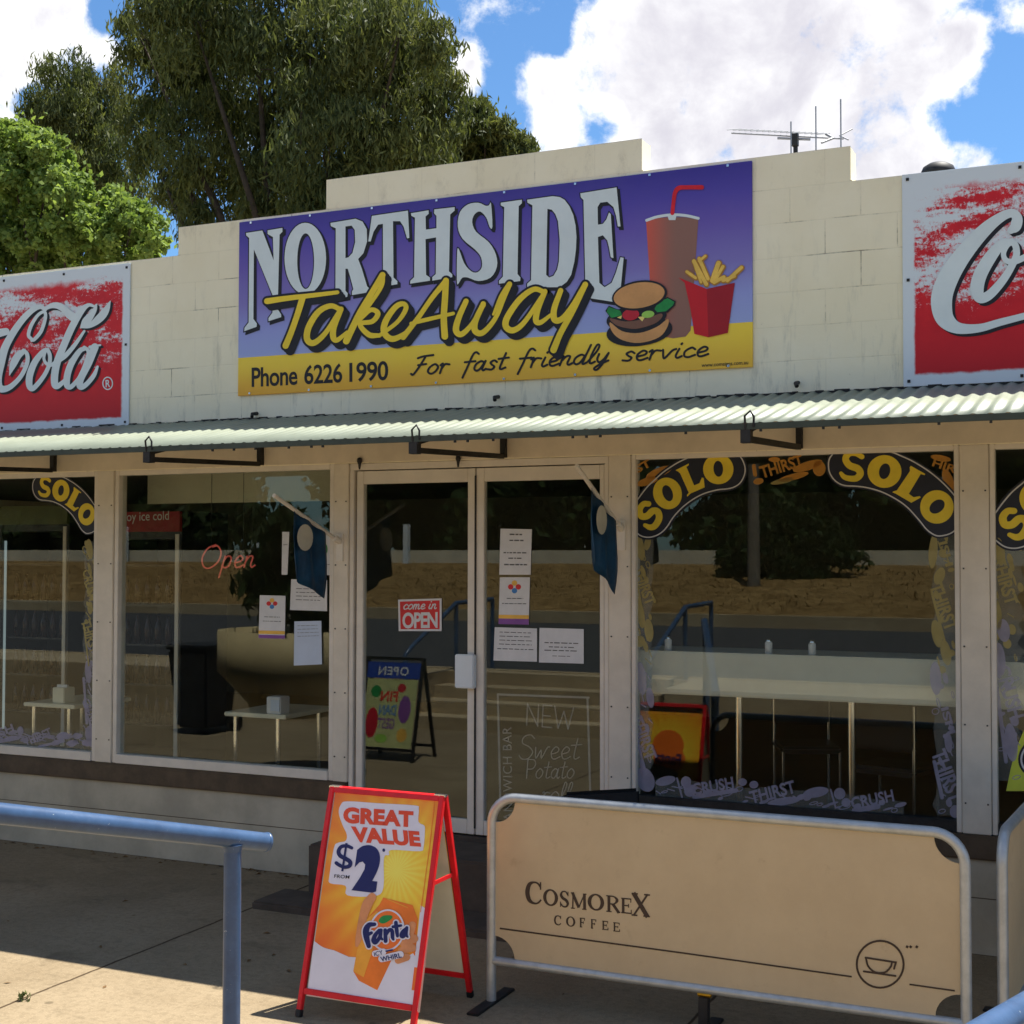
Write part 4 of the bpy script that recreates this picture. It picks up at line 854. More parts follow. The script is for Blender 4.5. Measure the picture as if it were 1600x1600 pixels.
strip('amber slogan strip along the top of the big right window', [('t','amber',993,734,1016,722,'ST'),('e','amber',1030,738,22,7,-22),('e','amber',1012,752,18,6,-18),('t','amber',1188,738,1254,718,'THIRST'),('e','amber',1262,728,24,7,-18),('e','amber',1240,745,24,5,-14),('s','amber',1178,728,1180,742,6),('e','amber',1280,732,10,12,0),('e','amber',1210,718,9,4,0),('e','amber',1185,752,8,5,-10),('e','olive',1222,752,18,4,-12),('t','amber',1458,722,1494,734,'HIR'),('e','amber',1482,752,8,20,-20),('e','amber',1470,716,16,5,10)], False)
strip('olive slogan strip down the left side of the big right window', [('e','olive',1000,856,7,20,-10),('e','olive',1012,848,5,12,10),('t','olive',996,886,1018,944,'THIRST'),('e','olive',1001,960,6,22,-8),('e','olive',1014,985,7,18,-6),('s','olive',992,890,1012,1000,3),('e','olive',1000,1002,8,9,0),('e','lilac',1002,1060,8,26,-6),('t','lilac',994,1120,1019,1186,'THIRST'),('s','lilac',989,1130,1010,1212,4),('e','lilac',1016,1090,6,16,-8),('e','lilac',1008,1218,14,20,-25)], True, (989,842,1022,1236,('L','olive','lilac')))
strip('lilac slogan strip along the foot of the big right window', [('e','lilac',1040,1220,16,7,-14),('e','lilac',1072,1222,8,9,0),('s','lilac',1058,1216,1066,1246,3),('e','lilac',1078,1236,9,9,0),('t','lilac',1082,1233,1146,1222,'CRUSH'),('s','lilac',1085,1245,1150,1235,7),('e','lilac',1160,1222,7,6,0),('e','lilac',1178,1226,7,6,0),('t','lilac',1172,1246,1242,1228,'THIRST'),('e','lilac',1225,1252,26,6,-8),('e','lilac',1275,1238,20,8,-10),('e','lilac',1312,1240,9,9,0),('s','lilac',1298,1234,1306,1262,3),('e','lilac',1322,1254,7,7,0),('t','lilac',1330,1255,1396,1242,'CRUSH'),('s','lilac',1335,1266,1372,1260,8)], False, (1024,(1214,1246),1412,(1248,1272),('B','lilac')))
strip('lilac and olive slogan strip down the right side of the big right window', [('e','olive',1458,862,7,26,4),('t','olive',1474,846,1484,884,'ISH'),('e','olive',1468,900,8,14,20),('t','olive',1462,912,1488,984,'THIRST'),('s','olive',1456,925,1478,1010,4),('e','olive',1464,990,8,22,-10),('e','olive',1478,1020,8,20,-10),('e','lilac',1462,1060,9,26,-4),('t','lilac',1476,1105,1488,1146,'ISH'),('e','lilac',1482,1160,6,16,-6),('t','lilac',1466,1172,1496,1252,'THIRST'),('s','lilac',1460,1190,1472,1246,6),('e','lilac',1492,1268,8,10,0)], True, (1455,832,1498,1274,('R','olive','lilac')))
t = thing('window_sticker', GM(1600, 1190), 'yellow green sticker low on the window at the right edge', 'sticker')
a = ART(GM); a.poly(spline([(1572,1236),(1582,1190),(1596,1150),(1610,1128),(1650,1108)], False, 4)+[(1690,1110),(1690,1236)], 0.0008); a.build('panel', pm('lime_vinyl', srgb(196, 204, 70), .5, .08, 8), t)
a = ART(GM); a.poly(ell(1632,1182,42,34,-20), 0.0016); a.build('disc', M['navy'], t)
a = ART(GM); a.stroke(ell(1632,1182,37,29,-20), 3, 0.0024, smooth=False, closed=True); a.build('outline', M['decalwhite'], t)
strip('faded grey slogan strip on the window at the right edge', [('e','olive',1562,862,8,22,-8),('t','olive',1560,872,1582,944,'THIRST'),('e','olive',1558,960,7,24,-6),('e','lilac',1568,985,10,18,-8),('e','lilac',1562,1030,9,26,-6),('t','lilac',1566,1040,1590,1122,'CRUSH'),('s','lilac',1556,1060,1572,1190,6),('e','lilac',1580,1160,10,30,-6)], True, (1550,846,1604,1220,('L','olive','lilac')))
strip('slogan strip down the right side of the leftmost window', [('e','olive',140,858,5,16,-6),('t','olive',136,890,146,938,'CRUSH'),('e','olive',141,950,4,10,0),('t','olive',134,968,149,1020,'THIRST'),('s','olive',131,975,139,1040,2.5),('e','lilac',138,1050,5,18,-4),('t','lilac',134,1092,147,1132,'CRUSH'),('s','lilac',131,1060,136,1130,4),('e','lilac',140,1146,7,12,0)], True, (129,846,152,1162,('R','olive','lilac')))
strip('lilac slogan strip along the foot of the leftmost window', [('t','lilac',-6,1146,21,1136,'ISH'),('s','lilac',0,1158,28,1153,6),('e','lilac',32,1142,5,7,0),('t','lilac',38,1160,80,1142,'THIRST'),('s','lilac',62,1166,100,1158,4),('e','lilac',98,1150,10,6,-12),('e','lilac',120,1150,6,5,0),('e','lilac',112,1162,6,5,0),('e','lilac',136,1160,8,5,0)], False, (-10,(1134,1142),150,(1160,1172),('B','lilac')))
# ------------------------------------------------------------------ notices behind the glass
NM = plane_map((0, 0.056, 0), (0, -1, 0)); PMp = plane_map((0, 0.036, 0), (0, -1, 0))
M['ink'] = pm('grey_ink', (0.12, 0.12, 0.12), 0.8, 0.1); M['purple'] = pm('purple_ink', srgb(130, 80, 150), 0.6, 0.1); M['gold'] = pm('gold_ink', srgb(230, 180, 80), 0.6, 0.1); M['blueink'] = pm('blue_ink', srgb(70, 130, 190), 0.6, 0.1)
M['cardred'] = pm('card_red', srgb(205, 44, 46), 0.5, 0.06, 12); M['paperblue'] = pm('pale_blue_paper', srgb(190, 202, 220), 0.7, 0.04)
def notice(quad, label, lines=(), inset=0.12, logo=None, foot=None, mat='white', name='notice'):
    c = np.mean([PMp(*p) for p in quad], 0); t = thing(name, c, label, 'notice')
    mb = MB(); f = [PMp(*p) for p in quad]; bk = [PMp(*p)+np.array([0, 0.0012, 0]) for p in quad]
    mb.add(f+bk, [(0, 1, 2, 3), (7, 6, 5, 4), (0, 4, 5, 1), (1, 5, 6, 2), (2, 6, 7, 3), (3, 7, 4, 0)]); mb.build('sheet', M[mat], t)
    q = [np.array(p, float) for p in quad]; P = lambda u_, v_: (q[0]*(1-u_)+q[1]*u_)*(1-v_)+(q[3]*(1-u_)+q[2]*u_)*v_
    if lines:
        for v_, u0, u1, w_ in lines:
            u_ = u0; a = ART(PMp)
            while u_ < u1-0.02:
                l = 0.05+0.12*random.random(); a.stroke([tuple(P(u_, v_)), tuple(P(min(u1, u_+l), v_))], w_*0.62, 0.001, smooth=False, caps=False); u_ += l+0.03
            a.build('print', M['ink'], t)
    if logo:
        cx, cy, r = logo
        for dx_, dy_, m in ((0, -r, 'gold'), (-r, 0, 'cardred'), (r, 0, 'cardred'), (0, r, 'blueink')): a = ART(PMp); a.poly(ell(cx+dx_, cy+dy_, r*.7, r*.7), 0.001); a.build('emblem', M[m], t)
    if foot:
        for v0, v1, m in foot: a = ART(PMp); a.poly([tuple(P(0, v0)), tuple(P(1, v0)), tuple(P(1, v1)), tuple(P(0, v1))], 0.001); a.build('footer', M[m], t)
    return t
notice([(782,826),(831,827),(829,898),(780,898)], 'upper white opening hours sheet on the right door', [(0.12,.3,.7,3.4),(0.25,.3,.75,3.2),(0.52,.12,.85,3.0),(0.64,.28,.7,3.0),(0.78,.15,.88,3.4)])
notice([(781,902),(828,902),(826,976),(779,975)], 'white notice with coloured petals and a purple foot on the right door', [(0.45,.25,.8,2),(0.56,.1,.9,2)], logo=(804,917,6), foot=((0.80,0.88,'gold'),(0.88,1.0,'purple')))
notice([(773,980),(839,982),(839,1034),(771,1032)], 'left one of two landscape white notices on the right door', [(v,.12,.88,1.8) for v in (.14,.26,.38,.5)]+[(.64,.08,.92,2)])
notice([(843,981),(912,983),(912,1037),(842,1035)], 'right one of two landscape white notices on the right door', [(.42,.12,.88,2.4),(.54,.22,.78,2.2),(.64,.12,.85,2.4),(.8,.3,.7,1.4)])
notice([(406,930),(446,931),(445,998),(404,997)], 'white notice with an orange flower emblem in the left window', [(.5,.2,.8,1.6),(.6,.15,.85,1.6)], logo=(425,943,5), foot=((.82,.9,'gold'),(.92,1.0,'purple')))
notice([(455,905),(511,906),(511,955),(453,953)], 'landscape white notice in the left window below the blue flag', [(v,.15,.85,1.6) for v in (.3,.42,.54,.66)])
notice([(460,971),(502,970),(503,1038),(459,1040)], 'plain pale sheet lowest in the left window', [(v,.12,.9,1.0) for v in (.1,.18,.26,.34)], mat='paperblue')
t = notice([(498,832),(520,832),(521,899),(497,898)], 'narrow white flyer with a green mark beside the door frame', [(.75,.2,.8,1.6)]); a = ART(PMp); a.poly(ell(506,858,6,10), 0.001); a.build('emblem', M['lettuce'], t)
notice([(441,831),(452,831),(449,898),(440,898)], 'thin white strip of paper left of the blue flag', [(.3,.2,.8,1.4)])
t = thing('open_sign', PMp(656, 960), 'red card with white OPEN lettering on the left door', 'sign')
a = ART(PMp); a.poly([(622,937),(690,935),(690,986),(623,986)], 0.0); a.build('border', M['white'], t)
a = ART(PMp); a.poly([(625,940),(687,938),(687,983),(626,983)], 0.0012); a.build('card', M['cardred'], t)
a = ART(PMp); a.text('OPEN', (629,957), (684,956), (629,981), 0.0024, 0.03, 0.9); script(a, 'come in', (630,952), (682,951), (0,-15), 0.0024, 1.7); a.build('lettering', M['white'], t)
# chalk lettering on the door glass
M['chalk'] = alpha_mat('chalk_lines', srgb(200, 200, 190), 0.42)
t = thing('window_lettering', PMp(850, 1150), 'hand drawn chalk menu with a thin frame on the right door glass', 'lettering')
a = ART(GM); a.stroke([(778,1085),(920,1090)], 3.2, 0.0006, smooth=False); a.stroke([(778,1085),(782,1255)], 3.2, 0.0010, smooth=False); a.stroke([(918,1090),(923,1255)], 3.2, 0.0008, smooth=False); a.build('frame_line', M['chalk'], t)
a = ART(GM); script(a, 'NEW', (820,1133), (898,1140), (0,-34), 0.0006, 1.8, 0.05, False); a.build('lettering', M['chalk'], t)
a = ART(GM); script(a, 'Sweet', (810,1186), (906,1186), (0,-38), 0.0006, 1.6, 0.1); a.build('lettering', M['chalk'], t)
a = ART(GM); script(a, 'Potato', (820,1216), (898,1216), (0,-30), 0.0006, 1.6, 0.1); a.build('lettering', M['chalk'], t)
a = ART(GM); script(a, 'roll', (846,1252), (892,1252), (0,-30), 0.0006, 1.6, 0.1); a.build('lettering', M['chalk'], t)
a = ART(GM); a.text('SANDWICH BAR', (787,1292), (785,1136), (801,1292), 0.0006, 0.0, 1.1); a.build('lettering', M['chalk'], t)
# flags on angled poles
M['flagblue'] = pm('blue_flag', srgb(16, 62, 92), 0.6, 0.35, 8); M['cream'] = pm('cream_print', srgb(196, 190, 170), 0.6, 0.1)
def flag(wallpx, tippx, topq, hang, label):
    b = atY(*wallpx, -0.02); 
    # the pole leans out from the wall: solve for how far its tip stands off
    best = None
    for o in np.arange(0.05, 1.2, 0.01):
        q = atY(*tippx, -o); dx = abs(q[0]-b[0])
        if best is None or dx < best[0]: best = (dx, q)
    tip = best[1]; t = thing('flag_pole', b, label, 'flag pole')
    mb = MB(); mb.tube([b, tip], 0.013, 10); mb.build('pole', M['frame'], t, fix=False)
    mb = MB(); mb.box(b[0]-.025, b[0]+.025, -0.018, -0.006, b[2]-.13, b[2]+.05); mb.tube([b+np.array([0, 0.01, 0]), b+(tip-b)*0.09], 0.022, 10); mb.build('bracket', M['frame'], t)
    u0, u1 = topq; mb = MB(); V = []; n_ = 12
    for i in range(n_+1):
        u_ = u0+(u1-u0)*i/n_; p = b+(tip-b)*u_; p[0] += 0.012*math.sin(i*1.1)
        for j in range(7):
            V.append((p[0]+0.02*math.sin(i*0.9+j*0.6)*j/6, p[1], p[2]-0.012-(hang-0.0*u_)*j/6))
    mb.add(V, [(i*7+j, i*7+j+1, (i+1)*7+j+1, (i+1)*7+j) for i in range(n_) for j in range(6)], True)
    fl = mb.build('flag', M['flagblue'], t, fix=False); mo = fl.modifiers.new('cloth', 'SOLIDIFY'); mo.thickness = 0.002
    mb = MB(); c = b+(tip-b)*(u0*0.25+u1*0.75); c[2] -= hang*0.34; P = []
    for q in range(20):
        aa = 2*math.pi*q/20; P.append(c+(tip-b)*0.12*math.cos(aa)*np.array([1, 1, 0])+np.array([0.028, 0, hang*0.2*math.sin(aa)]))
    mb.add(P, [tuple(range(20))]); mb.build('picture', M['cream'], t); return t
flag((970,826),(901,728), (0.12,0.70), 0.42, 'flag on a cream pole leaning out from the pier right of the doors')
flag((530,846),(428,774), (0.22,0.72), 0.42, 'flag on a cream pole leaning out from the pier left of the doors')
# ------------------------------------------------------------------ inside the shop
t = thing('neon_sign', atY(355, 872, 0.25), 'red handwritten neon sign hanging in the left window', 'neon sign')
NP = plane_map((0, 0.25, 0), (0, -1, 0)); M['neon'] = emit('neon_tube', (0.9, 0.12, 0.08), 0.13)
a = ART(NP); script(a, 'Open', (312,888), (398,886), (0,-36), 0.0, 2.4, 0.2); a.build('tube_lettering', M['neon'], t)
mb = MB(); 
for x in (330, 380): p0 = atY(x, 862, 0.25); mb.tube([p0, (p0[0], 0.25, 2.80)], 0.002, 6)
mb.build('wire', M['black'], t)
M['fridge'] = pm('fridge_dark', (0.03, 0.032, 0.035), 0.35, 0.2); M['fridgered'] = pm('fridge_header_red', srgb(150, 18, 26), 0.4, 0.1); M['strip'] = emit('fridge_light', (0.75, 0.95, 1.0), 0.12)
M['shelf'] = pm('wire_shelf', (0.03, 0.03, 0.03), 0.5, 0.1); M['bottle'] = pm('bottle_colours', (0.03, 0.014, 0.012), 0.2, 0.6, 14)
def fridge(x0, x1, y0, ztop, label, head, txt=None, txtq=None):
    t = thing('drinks_fridge', ((x0+x1)/2, y0, 0.36), label, 'fridge')
    mb = MB(); mb.box(x0, x0+.04, y0, y0+.6, .36, ztop); mb.box(x1-.04, x1, y0, y0+.6, .36, ztop); mb.box(x0+.04, x1-.04, y0+.56, y0+.6, .36, ztop); mb.box(x0+.04, x1-.04, y0, y0+.56, .36, .5); mb.box(x0+.04, x1-.04, y0+.01, y0+.56, ztop-.22, ztop); mb.build('cabinet', M['fridge'], t, 0.004)
    MB().box(x0, x1, y0-.03, y0-.001, ztop-.16, ztop).build('header', M[head], t)
    mb = MB()
    for zz_ in np.arange(.75, ztop-.4, .32): mb.box(x0+.04, x1-.04, y0+.06, y0+.55, zz_, zz_+.015)
    mb.build_each('shelf', M['shelf'], t)
    mb = MB(); mb.box(x0+.045, x0+.06, y0+.02, y0+.035, .6, ztop-.3); mb.build('light_tube', M['strip'], t)
    mb = MB()
    for zz_ in np.arange(.765, ztop-.5, .32):
        for xx in np.arange(x0+.10, x1-.06, .105): mb.lathe((xx, y0+.12, zz_), [(0, 0), (.028, 0), (.03, .12), (.022, .17), (.01, .2), (.011, .23), (0, .23)], 10)
    mb.build_each('bottle', M['bottle'], t)
    mb = MB(); mb.box(x0, x0+.035, y0-.04, y0-.031, .5, ztop-.18); mb.box(x1-.035, x1, y0-.04, y0-.031, .5, ztop-.18); mb.build_each('door_rail', M['frame'], t)
    if txt: a = ART(plane_map((0, y0-.0305, 0), (0, -1, 0))); a.text(txt, *txtq, 0.001, 0.0); a.build('lettering', M['white'], t)
    return t
fa = atY(188, 812, 1.0); fb = atY(300, 806, 1.0)
fridge(fa[0]-.12, fa[0]+.62, 1.0, fa[2]+.06, 'tall drinks fridge with a red header in the left window', 'fridgered', 'enjoy ice cold', ((180,801),(264,798),(180,815)))
fa = atY(60, 805, 1.3); M['fridgegreen'] = pm('fridge_header_olive', srgb(90, 94, 50), 0.4, 0.1)
fridge(fa[0]-.45, fa[0]+.35, 1.3, fa[2]+.08, 'dark drinks fridge with an olive header behind the leftmost window', 'fridgegreen')
M['tabletop'] = pm('white_laminate', srgb(214, 210, 190), 0.35, 0.04)
def table(x0, x1, y0, y1, z, label, legs='T'):
    t = thing('cafe_table', ((x0+x1)/2, (y0+y1)/2, .36), label, 'table')
    MB().box(x0, x1, y0, y1, z-.03, z).build('tabletop', M['tabletop'], t, 0.006)
    for xx in ((x0+.06, x1-.06) if legs == 'four' else (x0+.06, x1-.1)):
        for yy in (y0+.06, y1-.06):
            MB().tube([(xx, yy, .36), (xx, yy, z-.03)], 0.02, 12).build('leg', M['chrome'], t)
    return t
za = 1.12
pa, pb = atY(350, 1112, .35), atY(446, 1115, .35); table(pa[0], pb[0], .35, 1.0, pa[2], 'white cafe table behind the left window')
p = atY(432, 1108, .42); t = thing('napkin_box', (p[0], .42, pa[2]), 'small white napkin box on the table in the left window', 'napkin box')
mb = MB(); mb.box(p[0]-.06, p[0]+.06, .38, .5, pa[2], pa[2]+.12); mb.build('box', M['white'], t, 0.006); MB().box(p[0]-.02, p[0]+.055, .374, .3795, pa[2]+.02, pa[2]+.1).build('label', M['paperblue'], t)
pa, pb = atY(36, 1091, .35), atY(116, 1102, .35); table(pa[0], pb[0], .35, 1.0, pb[2], 'white cafe table behind the leftmost window')
p = atY(98, 1090, .45); t = thing('napkin_box', (p[0], .45, pb[2]), 'small cream napkin box on the table in the leftmost window', 'napkin box')
mb = MB(); mb.box(p[0]-.06, p[0]+.06, .4, .52, pb[2], pb[2]+.12); mb.build('box', M['tabletop'], t, 0.006); MB().box(p[0]-.05, p[0]+.05, .44, .46, pb[2]+.12, pb[2]+.14).build('napkin', M['white'], t)
# long white bench against the big window
q0, q1 = atY(1000, 1016, .14), atY(1495, 1034, .14)
t = thing('window_bench', (q0[0], .14, .36), 'long white counter behind the big right window', 'counter')
zt_ = q0[2]; zb_ = atY(1250, 1094, .14)[2]
MB().box(q0[0]-.03, q1[0]+.5, .14, .62, zb_, zt_).build('counter_top', M['tabletop'], t, 0.008)
for px in (1155, 1331, 1500): x = WX(px, 1180, .26); MB().tube([(x, .26, .36), (x, .26, zb_)], .024, 12).build('leg', M['chrome'], t)
for px, py in ((1044, 1012), (1201, 1016), (1269, 1020)):
    p = atY(px, py, .22); t = thing('condiment_shaker', (p[0], .22, zt_), {1044: 'pair of pale shakers at the left of the white counter', 1201: 'middle shaker on the white counter', 1269: 'right shaker on the white counter by the blue rail reflection'}[px], 'shaker')
    MB().lathe((p[0], .22, zt_), [(0, 0), (.022, 0), (.022, .06), (.016, .07)], 14).build('jar', M['white'], t); MB().lathe((p[0], .22, zt_), [(.017, .069), (.017, .085), (0, .09)], 14).build('lid', M['chrome'], t)
def chair(x, y, rz, label):
    t = thing('cafe_chair', (x, y, .36), label, 'chair'); c, s_ = math.cos(rz), math.sin(rz)
    T_ = lambda a, b, z: (x+a*c-b*s_, y+a*s_+b*c, .36+z)
    def pbox(name, a0, a1, b0, b1, z0, z1, bev=.02):
        mb = MB(); mb.add([T_(a0,b0,z0),T_(a1,b0,z0),T_(a1,b1,z0),T_(a0,b1,z0),T_(a0,b0,z1),T_(a1,b0,z1),T_(a1,b1,z1),T_(a0,b1,z1)], [(0,3,2,1),(4,5,6,7),(0,1,5,4),(1,2,6,5),(2,3,7,6),(3,0,4,7)]); mb.build(name, M['black'], t, bev)
    pbox('seat', -.21, .21, -.21, .21, .43, .48); pbox('backrest', -.21, .21, .17, .21, .58, .88)
    for a_, b_ in ((-.19,-.19),(.19,-.19),(-.19,.19),(.19,.19)):
        MB().tube([T_(a_, b_, 0), T_(a_, b_, .44 if b_ < 0 else .86)], .012, 8).build('leg', M['chrome'], t)
chair(WX(1400, 1130, 1.0), 1.0, 2.9, 'black chair tucked behind the white counter, right of the middle leg'); chair(WX(1260, 1150, 1.7), 1.7, 0.4, 'black chair in the dark behind the white counter, left of the middle leg')
# ------------------------------------------------------------------ sandwich board
FL, FRt = atZ(463, 1588, 0), atZ(648, 1619, 0); ev = (FRt-FL)/np.linalg.norm(FRt-FL); bv = np.array([-ev[1], ev[0], 0]); Wd = np.linalg.norm(FRt-FL)
AP = FL+bv*0.285+np.array([0, 0, 1.010]); APr = AP+ev*Wd; BL, BR_ = FL+bv*.585, FRt+bv*.585
af = thing('sandwich_board', (FL+BR_)/2, 'red framed A-board with an orange drink poster reading GREAT VALUE', 'sign')
nf = np.cross(ev, AP-FL); nf /= np.linalg.norm(nf); nf = nf if nf[1] < 0 else -nf; nb = np.cross(ev, AP-BL); nb /= np.linalg.norm(nb); nb = nb if nb[1] > 0 else -nb
tb = 0.026
def frame(a0, a1, top0, top1, nrm, name):
    u_ = (top0-a0)/np.linalg.norm(top0-a0); mb = MB(); e2 = ev
    mb.bar(a0+e2*tb/2+u_*.03, top0+e2*tb/2, tb, tb, nrm); mb.bar(a1-e2*tb/2+u_*.03, top1-e2*tb/2, tb, tb, nrm)
    mb.bar(top0+e2*tb-u_*tb/2, top1-e2*tb-u_*tb/2, tb*.96, tb*.96, nrm); mb.bar(a0+e2*tb+u_*.115, a1-e2*tb+u_*.115, tb*1.05, tb*.96, nrm)
    f = mb.build(name, M['red'], af, 0.003); g_ = MB(); g_.bar(a0+e2*tb/2, a0+e2*tb/2+u_*.032, tb*1.1, tb*1.1, nrm); g_.bar(a1-e2*tb/2, a1-e2*tb/2+u_*.032, tb*1.1, tb*1.1, nrm); g_.build_each('rubber_foot', M['black'], f, 0.003); return f
ff = frame(FL, FRt, AP, APr, nf, 'front_frame'); fb_ = frame(BL, BR_, AP+bv*.02, APr+bv*.02, nb, 'rear_frame')
mb = MB(); mb.bar(BR_*.38+APr*.62-ev*tb/2-bv*0.015, BR_*.38+APr*.62-ev*tb/2-bv*.20, .006, .018); m_ = BR_*.38+APr*.62; mb.build('stay', M['red'], af)
for e_ in (AP, APr-ev*.05): MB().bar(e_+bv*.01-ev*.004+nf*.004, e_+bv*.01+ev*.054+nf*.004, .03, .012).build('hinge', M['chrome'], af, 0.002)
def posterprint(name, cpt):
    k = NT(name); vm = k.n('ShaderNodeVectorMath', operation='SUBTRACT'); k.l(k.co, vm.inputs[0]); vm.inputs[1].default_value = tuple(cpt)
    ln = k.n('ShaderNodeVectorMath', operation='LENGTH'); k.l(vm.outputs[0], ln.inputs[0]); d = ln.outputs['Value']
    sx = k.n('ShaderNodeSeparateXYZ'); k.l(vm.outputs[0], sx.inputs[0]); ang = k.math('ARCTAN2', sx.outputs[2], sx.outputs[0])
    rays = k.math('MULTIPLY_ADD', k.math('SINE', k.math('MULTIPLY', ang, 26)), 0.05, 0.0)
    cr = k.n('ShaderNodeValToRGB'); k.l(k.math('ADD', k.math('MULTIPLY', d, 1.6), k.math('ADD', rays, k.math('MULTIPLY_ADD', k.noise(9, 4), 0.2, -0.1))), cr.inputs[0]); e = cr.color_ramp.elements
    e[0].position = 0.03; e[0].color = (*srgb(252, 232, 96), 1); e[1].position = 0.95; e[1].color = (*srgb(232, 92, 34), 1)
    for p, c in ((0.22, (250, 208, 60)), (0.45, (248, 172, 44)), (0.66, (244, 138, 40))): q = e.new(p); q.color = (*srgb(*c), 1)
    k.color(cr.outputs[0]); k.set(0.3, spec=0.4); return k.m
AM = plane_map(FL+nf*0.004, nf); A3 = crop(AM, 440, 1200, 4.0); AG = crop(AM, 520, 1240, 10); AF_ = crop(AM, 490, 1380, 1448/190)
org = np.array(worldloc(af)); cpt = A3(720, 640)-org
a = ART(A3); a.poly([(338,134),(1008,180),(852,1522),(160,1422)], 0.0); poster = a.build('poster', posterprint('poster_print', cpt), af)
MB().add([AM(*p) - nf*0.004 for p in ((522,1234),(693,1246),(654,1582),(478,1556))], [(0,1,2,3)]).add([AM(*p) - nf*0.012 for p in ((522,1234),(693,1246),(654,1582),(478,1556))], [(3,2,1,0)]).build('backing_sheet', M['tabletop'], af, fix=False)
M['snow'] = pm('print_white', srgb(226, 220, 228), 0.35, 0.05, 4); M['navyprint'] = pm('print_navy', srgb(26, 30, 92), 0.35, 0.08); M['orangered'] = pm('print_orange_red', srgb(226, 74, 38), 0.35, 0.04)
M['skin'] = pm('print_skin', srgb(216, 142, 92), 0.4, 0.12, 12); M['cupor'] = pm('print_cup', srgb(250, 166, 52), 0.35, 0.15, 5); M['cupor2'] = pm('print_cup_shade', srgb(240, 122, 36), 0.35, 0.12, 6); M['printorange'] = pm('print_orange', srgb(238, 116, 40), 0.35, 0.08)
a = ART(A3); a.poly(spline([(203,1080),(260,1120),(330,1140)], False, 4)+[(420,1180),(560,1190),(700,1180),(800,1170),(838,1150),(870,860),(915,885),(852,1520),(162,1421)], 0.0012); a.build('snow_print', M['snow'], poster)
a = ART(A3); a.stroke([(960,190),(925,500),(870,900)], 4, 0.0014, smooth=False); a.poly([(830,1245),(880,1250),(865,1395),(813,1388)], 0.0016); a.build('edge_print', M['printorange'], poster)
a = ART(AG); a.poly(spline([(95,300),(130,170),(230,120),(700,150),(1280,185),(1345,240),(1340,440),(1430,500),(1440,600),(1420,830),(1360,900),(920,880),(880,960),(800,1010),(790,1480),(650,1600),(230,1590),(200,1440),(-40,1400),(-50,1280),(20,850),(80,770),(200,740),(220,640),(150,480)], True, 4), 0.0012); a.build('white_cloud', M['snow'], poster)
a = ART(AG); a.text('GREAT', (170,205), (1265,275), (165,440), 0.0026, 0.055, 1.02); a.build('lettering', M['orangered'], poster); a = ART(AG); a.text('VALUE', (285,510), (1355,590), (310,735), 0.0026, 0.055, 1.02); a.build('lettering', M['orangered'], poster)
a = ART(AG); a.poly(spline([(385,880),(470,820),(590,808),(690,860),(738,960),(735,1090),(690,1230),(620,1365)], False, 4)+[(700,1375),(680,1530),(620,1550),(295,1510),(430,1310),(500,1180),(510,1110),(470,1062),(420,1075),(345,1155)], 0.0026)
a.stroke([(300,850),(230,820),(140,830),(95,900),(120,970),(210,1020),(275,1070),(265,1130),(190,1150),(110,1120),(60,1085)], [50,54,56,62,64,66,66,62,56,56,56], 0.0026); a.stroke([(220,775),(155,1215)], 34, 0.0036, smooth=False, caps=False)
a.poly(ell(800,885,22,26), 0.0026); a.build('price_lettering', M['navyprint'], poster)
a = ART(AG); a.text('FROM', (30,1262), (268,1278), (22,1315), 0.0026, 0.01, 1.05); a.build('lettering', M['blackpaint'], poster)
# cup and hand print
a = ART(AF_); a.poly([(790,250),(830,170),(1180,260),(1240,420),(1210,870),(1060,640),(760,1275),(540,1160),(475,1050),(640,420)], 0.0016); a.build('cup_print', M['cupor2'], poster)
a = ART(AF_); a.poly([(640,420),(760,330),(830,420),(600,1120),(475,1050),(520,800)], 0.0026); a.stroke([(880,190),(1120,290)], 10, 0.0026); a.build('cup_shine', M['cupor'], poster)
for p_, w_ in (([(700,165),(640,260),(590,420),(545,640),(520,740)], [100,120,96,80,40]), ([(1180,500),(1150,640)], [90,80]), ([(1200,660),(1080,720)], [100,90]), ([(1180,770),(1050,800)], [90,80]), ([(1110,880),(1010,920)], [90,80])):
    a = ART(AF_); a.stroke(p_, w_, 0.0028); a.build('finger_print', M['skin'], poster)
a = ART(AF_); a.stroke(ell(880,560,200,240,8), 20, 0.0042, smooth=False, closed=True); a.build('logo_ring', M['snow'], poster)
a = ART(AF_); a.poly(ell(880,560,190,230,8), 0.0040); a.build('logo_disc', M['printorange'], poster)
a = ART(AF_); a.poly(spline([(780,450),(830,390),(930,385),(940,420),(870,470),(820,480)], True, 4), 0.0056); a.build('logo_leaf', M['lettuce'], poster)
fan = [([(735,490),(670,500),(635,560),(640,640),(668,750)], [44,60,74,70,50]), ([(640,620),(700,592)], [50,36]), ([(790,560),(745,620),(725,680),(750,705),(800,640),(815,560)], [36,50,56,50,44,40]), ([(810,560),(805,640),(830,670)], [44,46,26]),
 ([(862,560),(868,690)], [44,46]), ([(868,620),(910,560),(945,570),(950,640),(960,670)], [36,44,46,44,30]), ([(990,470),(1000,560),(1010,630)], [44,46,36]), ([(955,520),(1050,505)], [36,30]), ([(1110,540),(1070,580),(1055,625),(1080,635),(1110,590),(1120,530)], [34,44,46,42,38,36]), ([(1118,535),(1112,610),(1130,640)], [38,40,24])]
a = ART(AF_)
for p, w_ in fan: a.stroke(p, [q+34 for q in w_], 0.0060)
a.stroke([(740,840),(840,815)], 74, 0.0060); a.stroke([(820,900),(1040,850)], 84, 0.0060); a.build('logo_halo', M['snow'], poster)
a = ART(AF_)
for p, w_ in fan: a.stroke(p, w_, 0.0080)
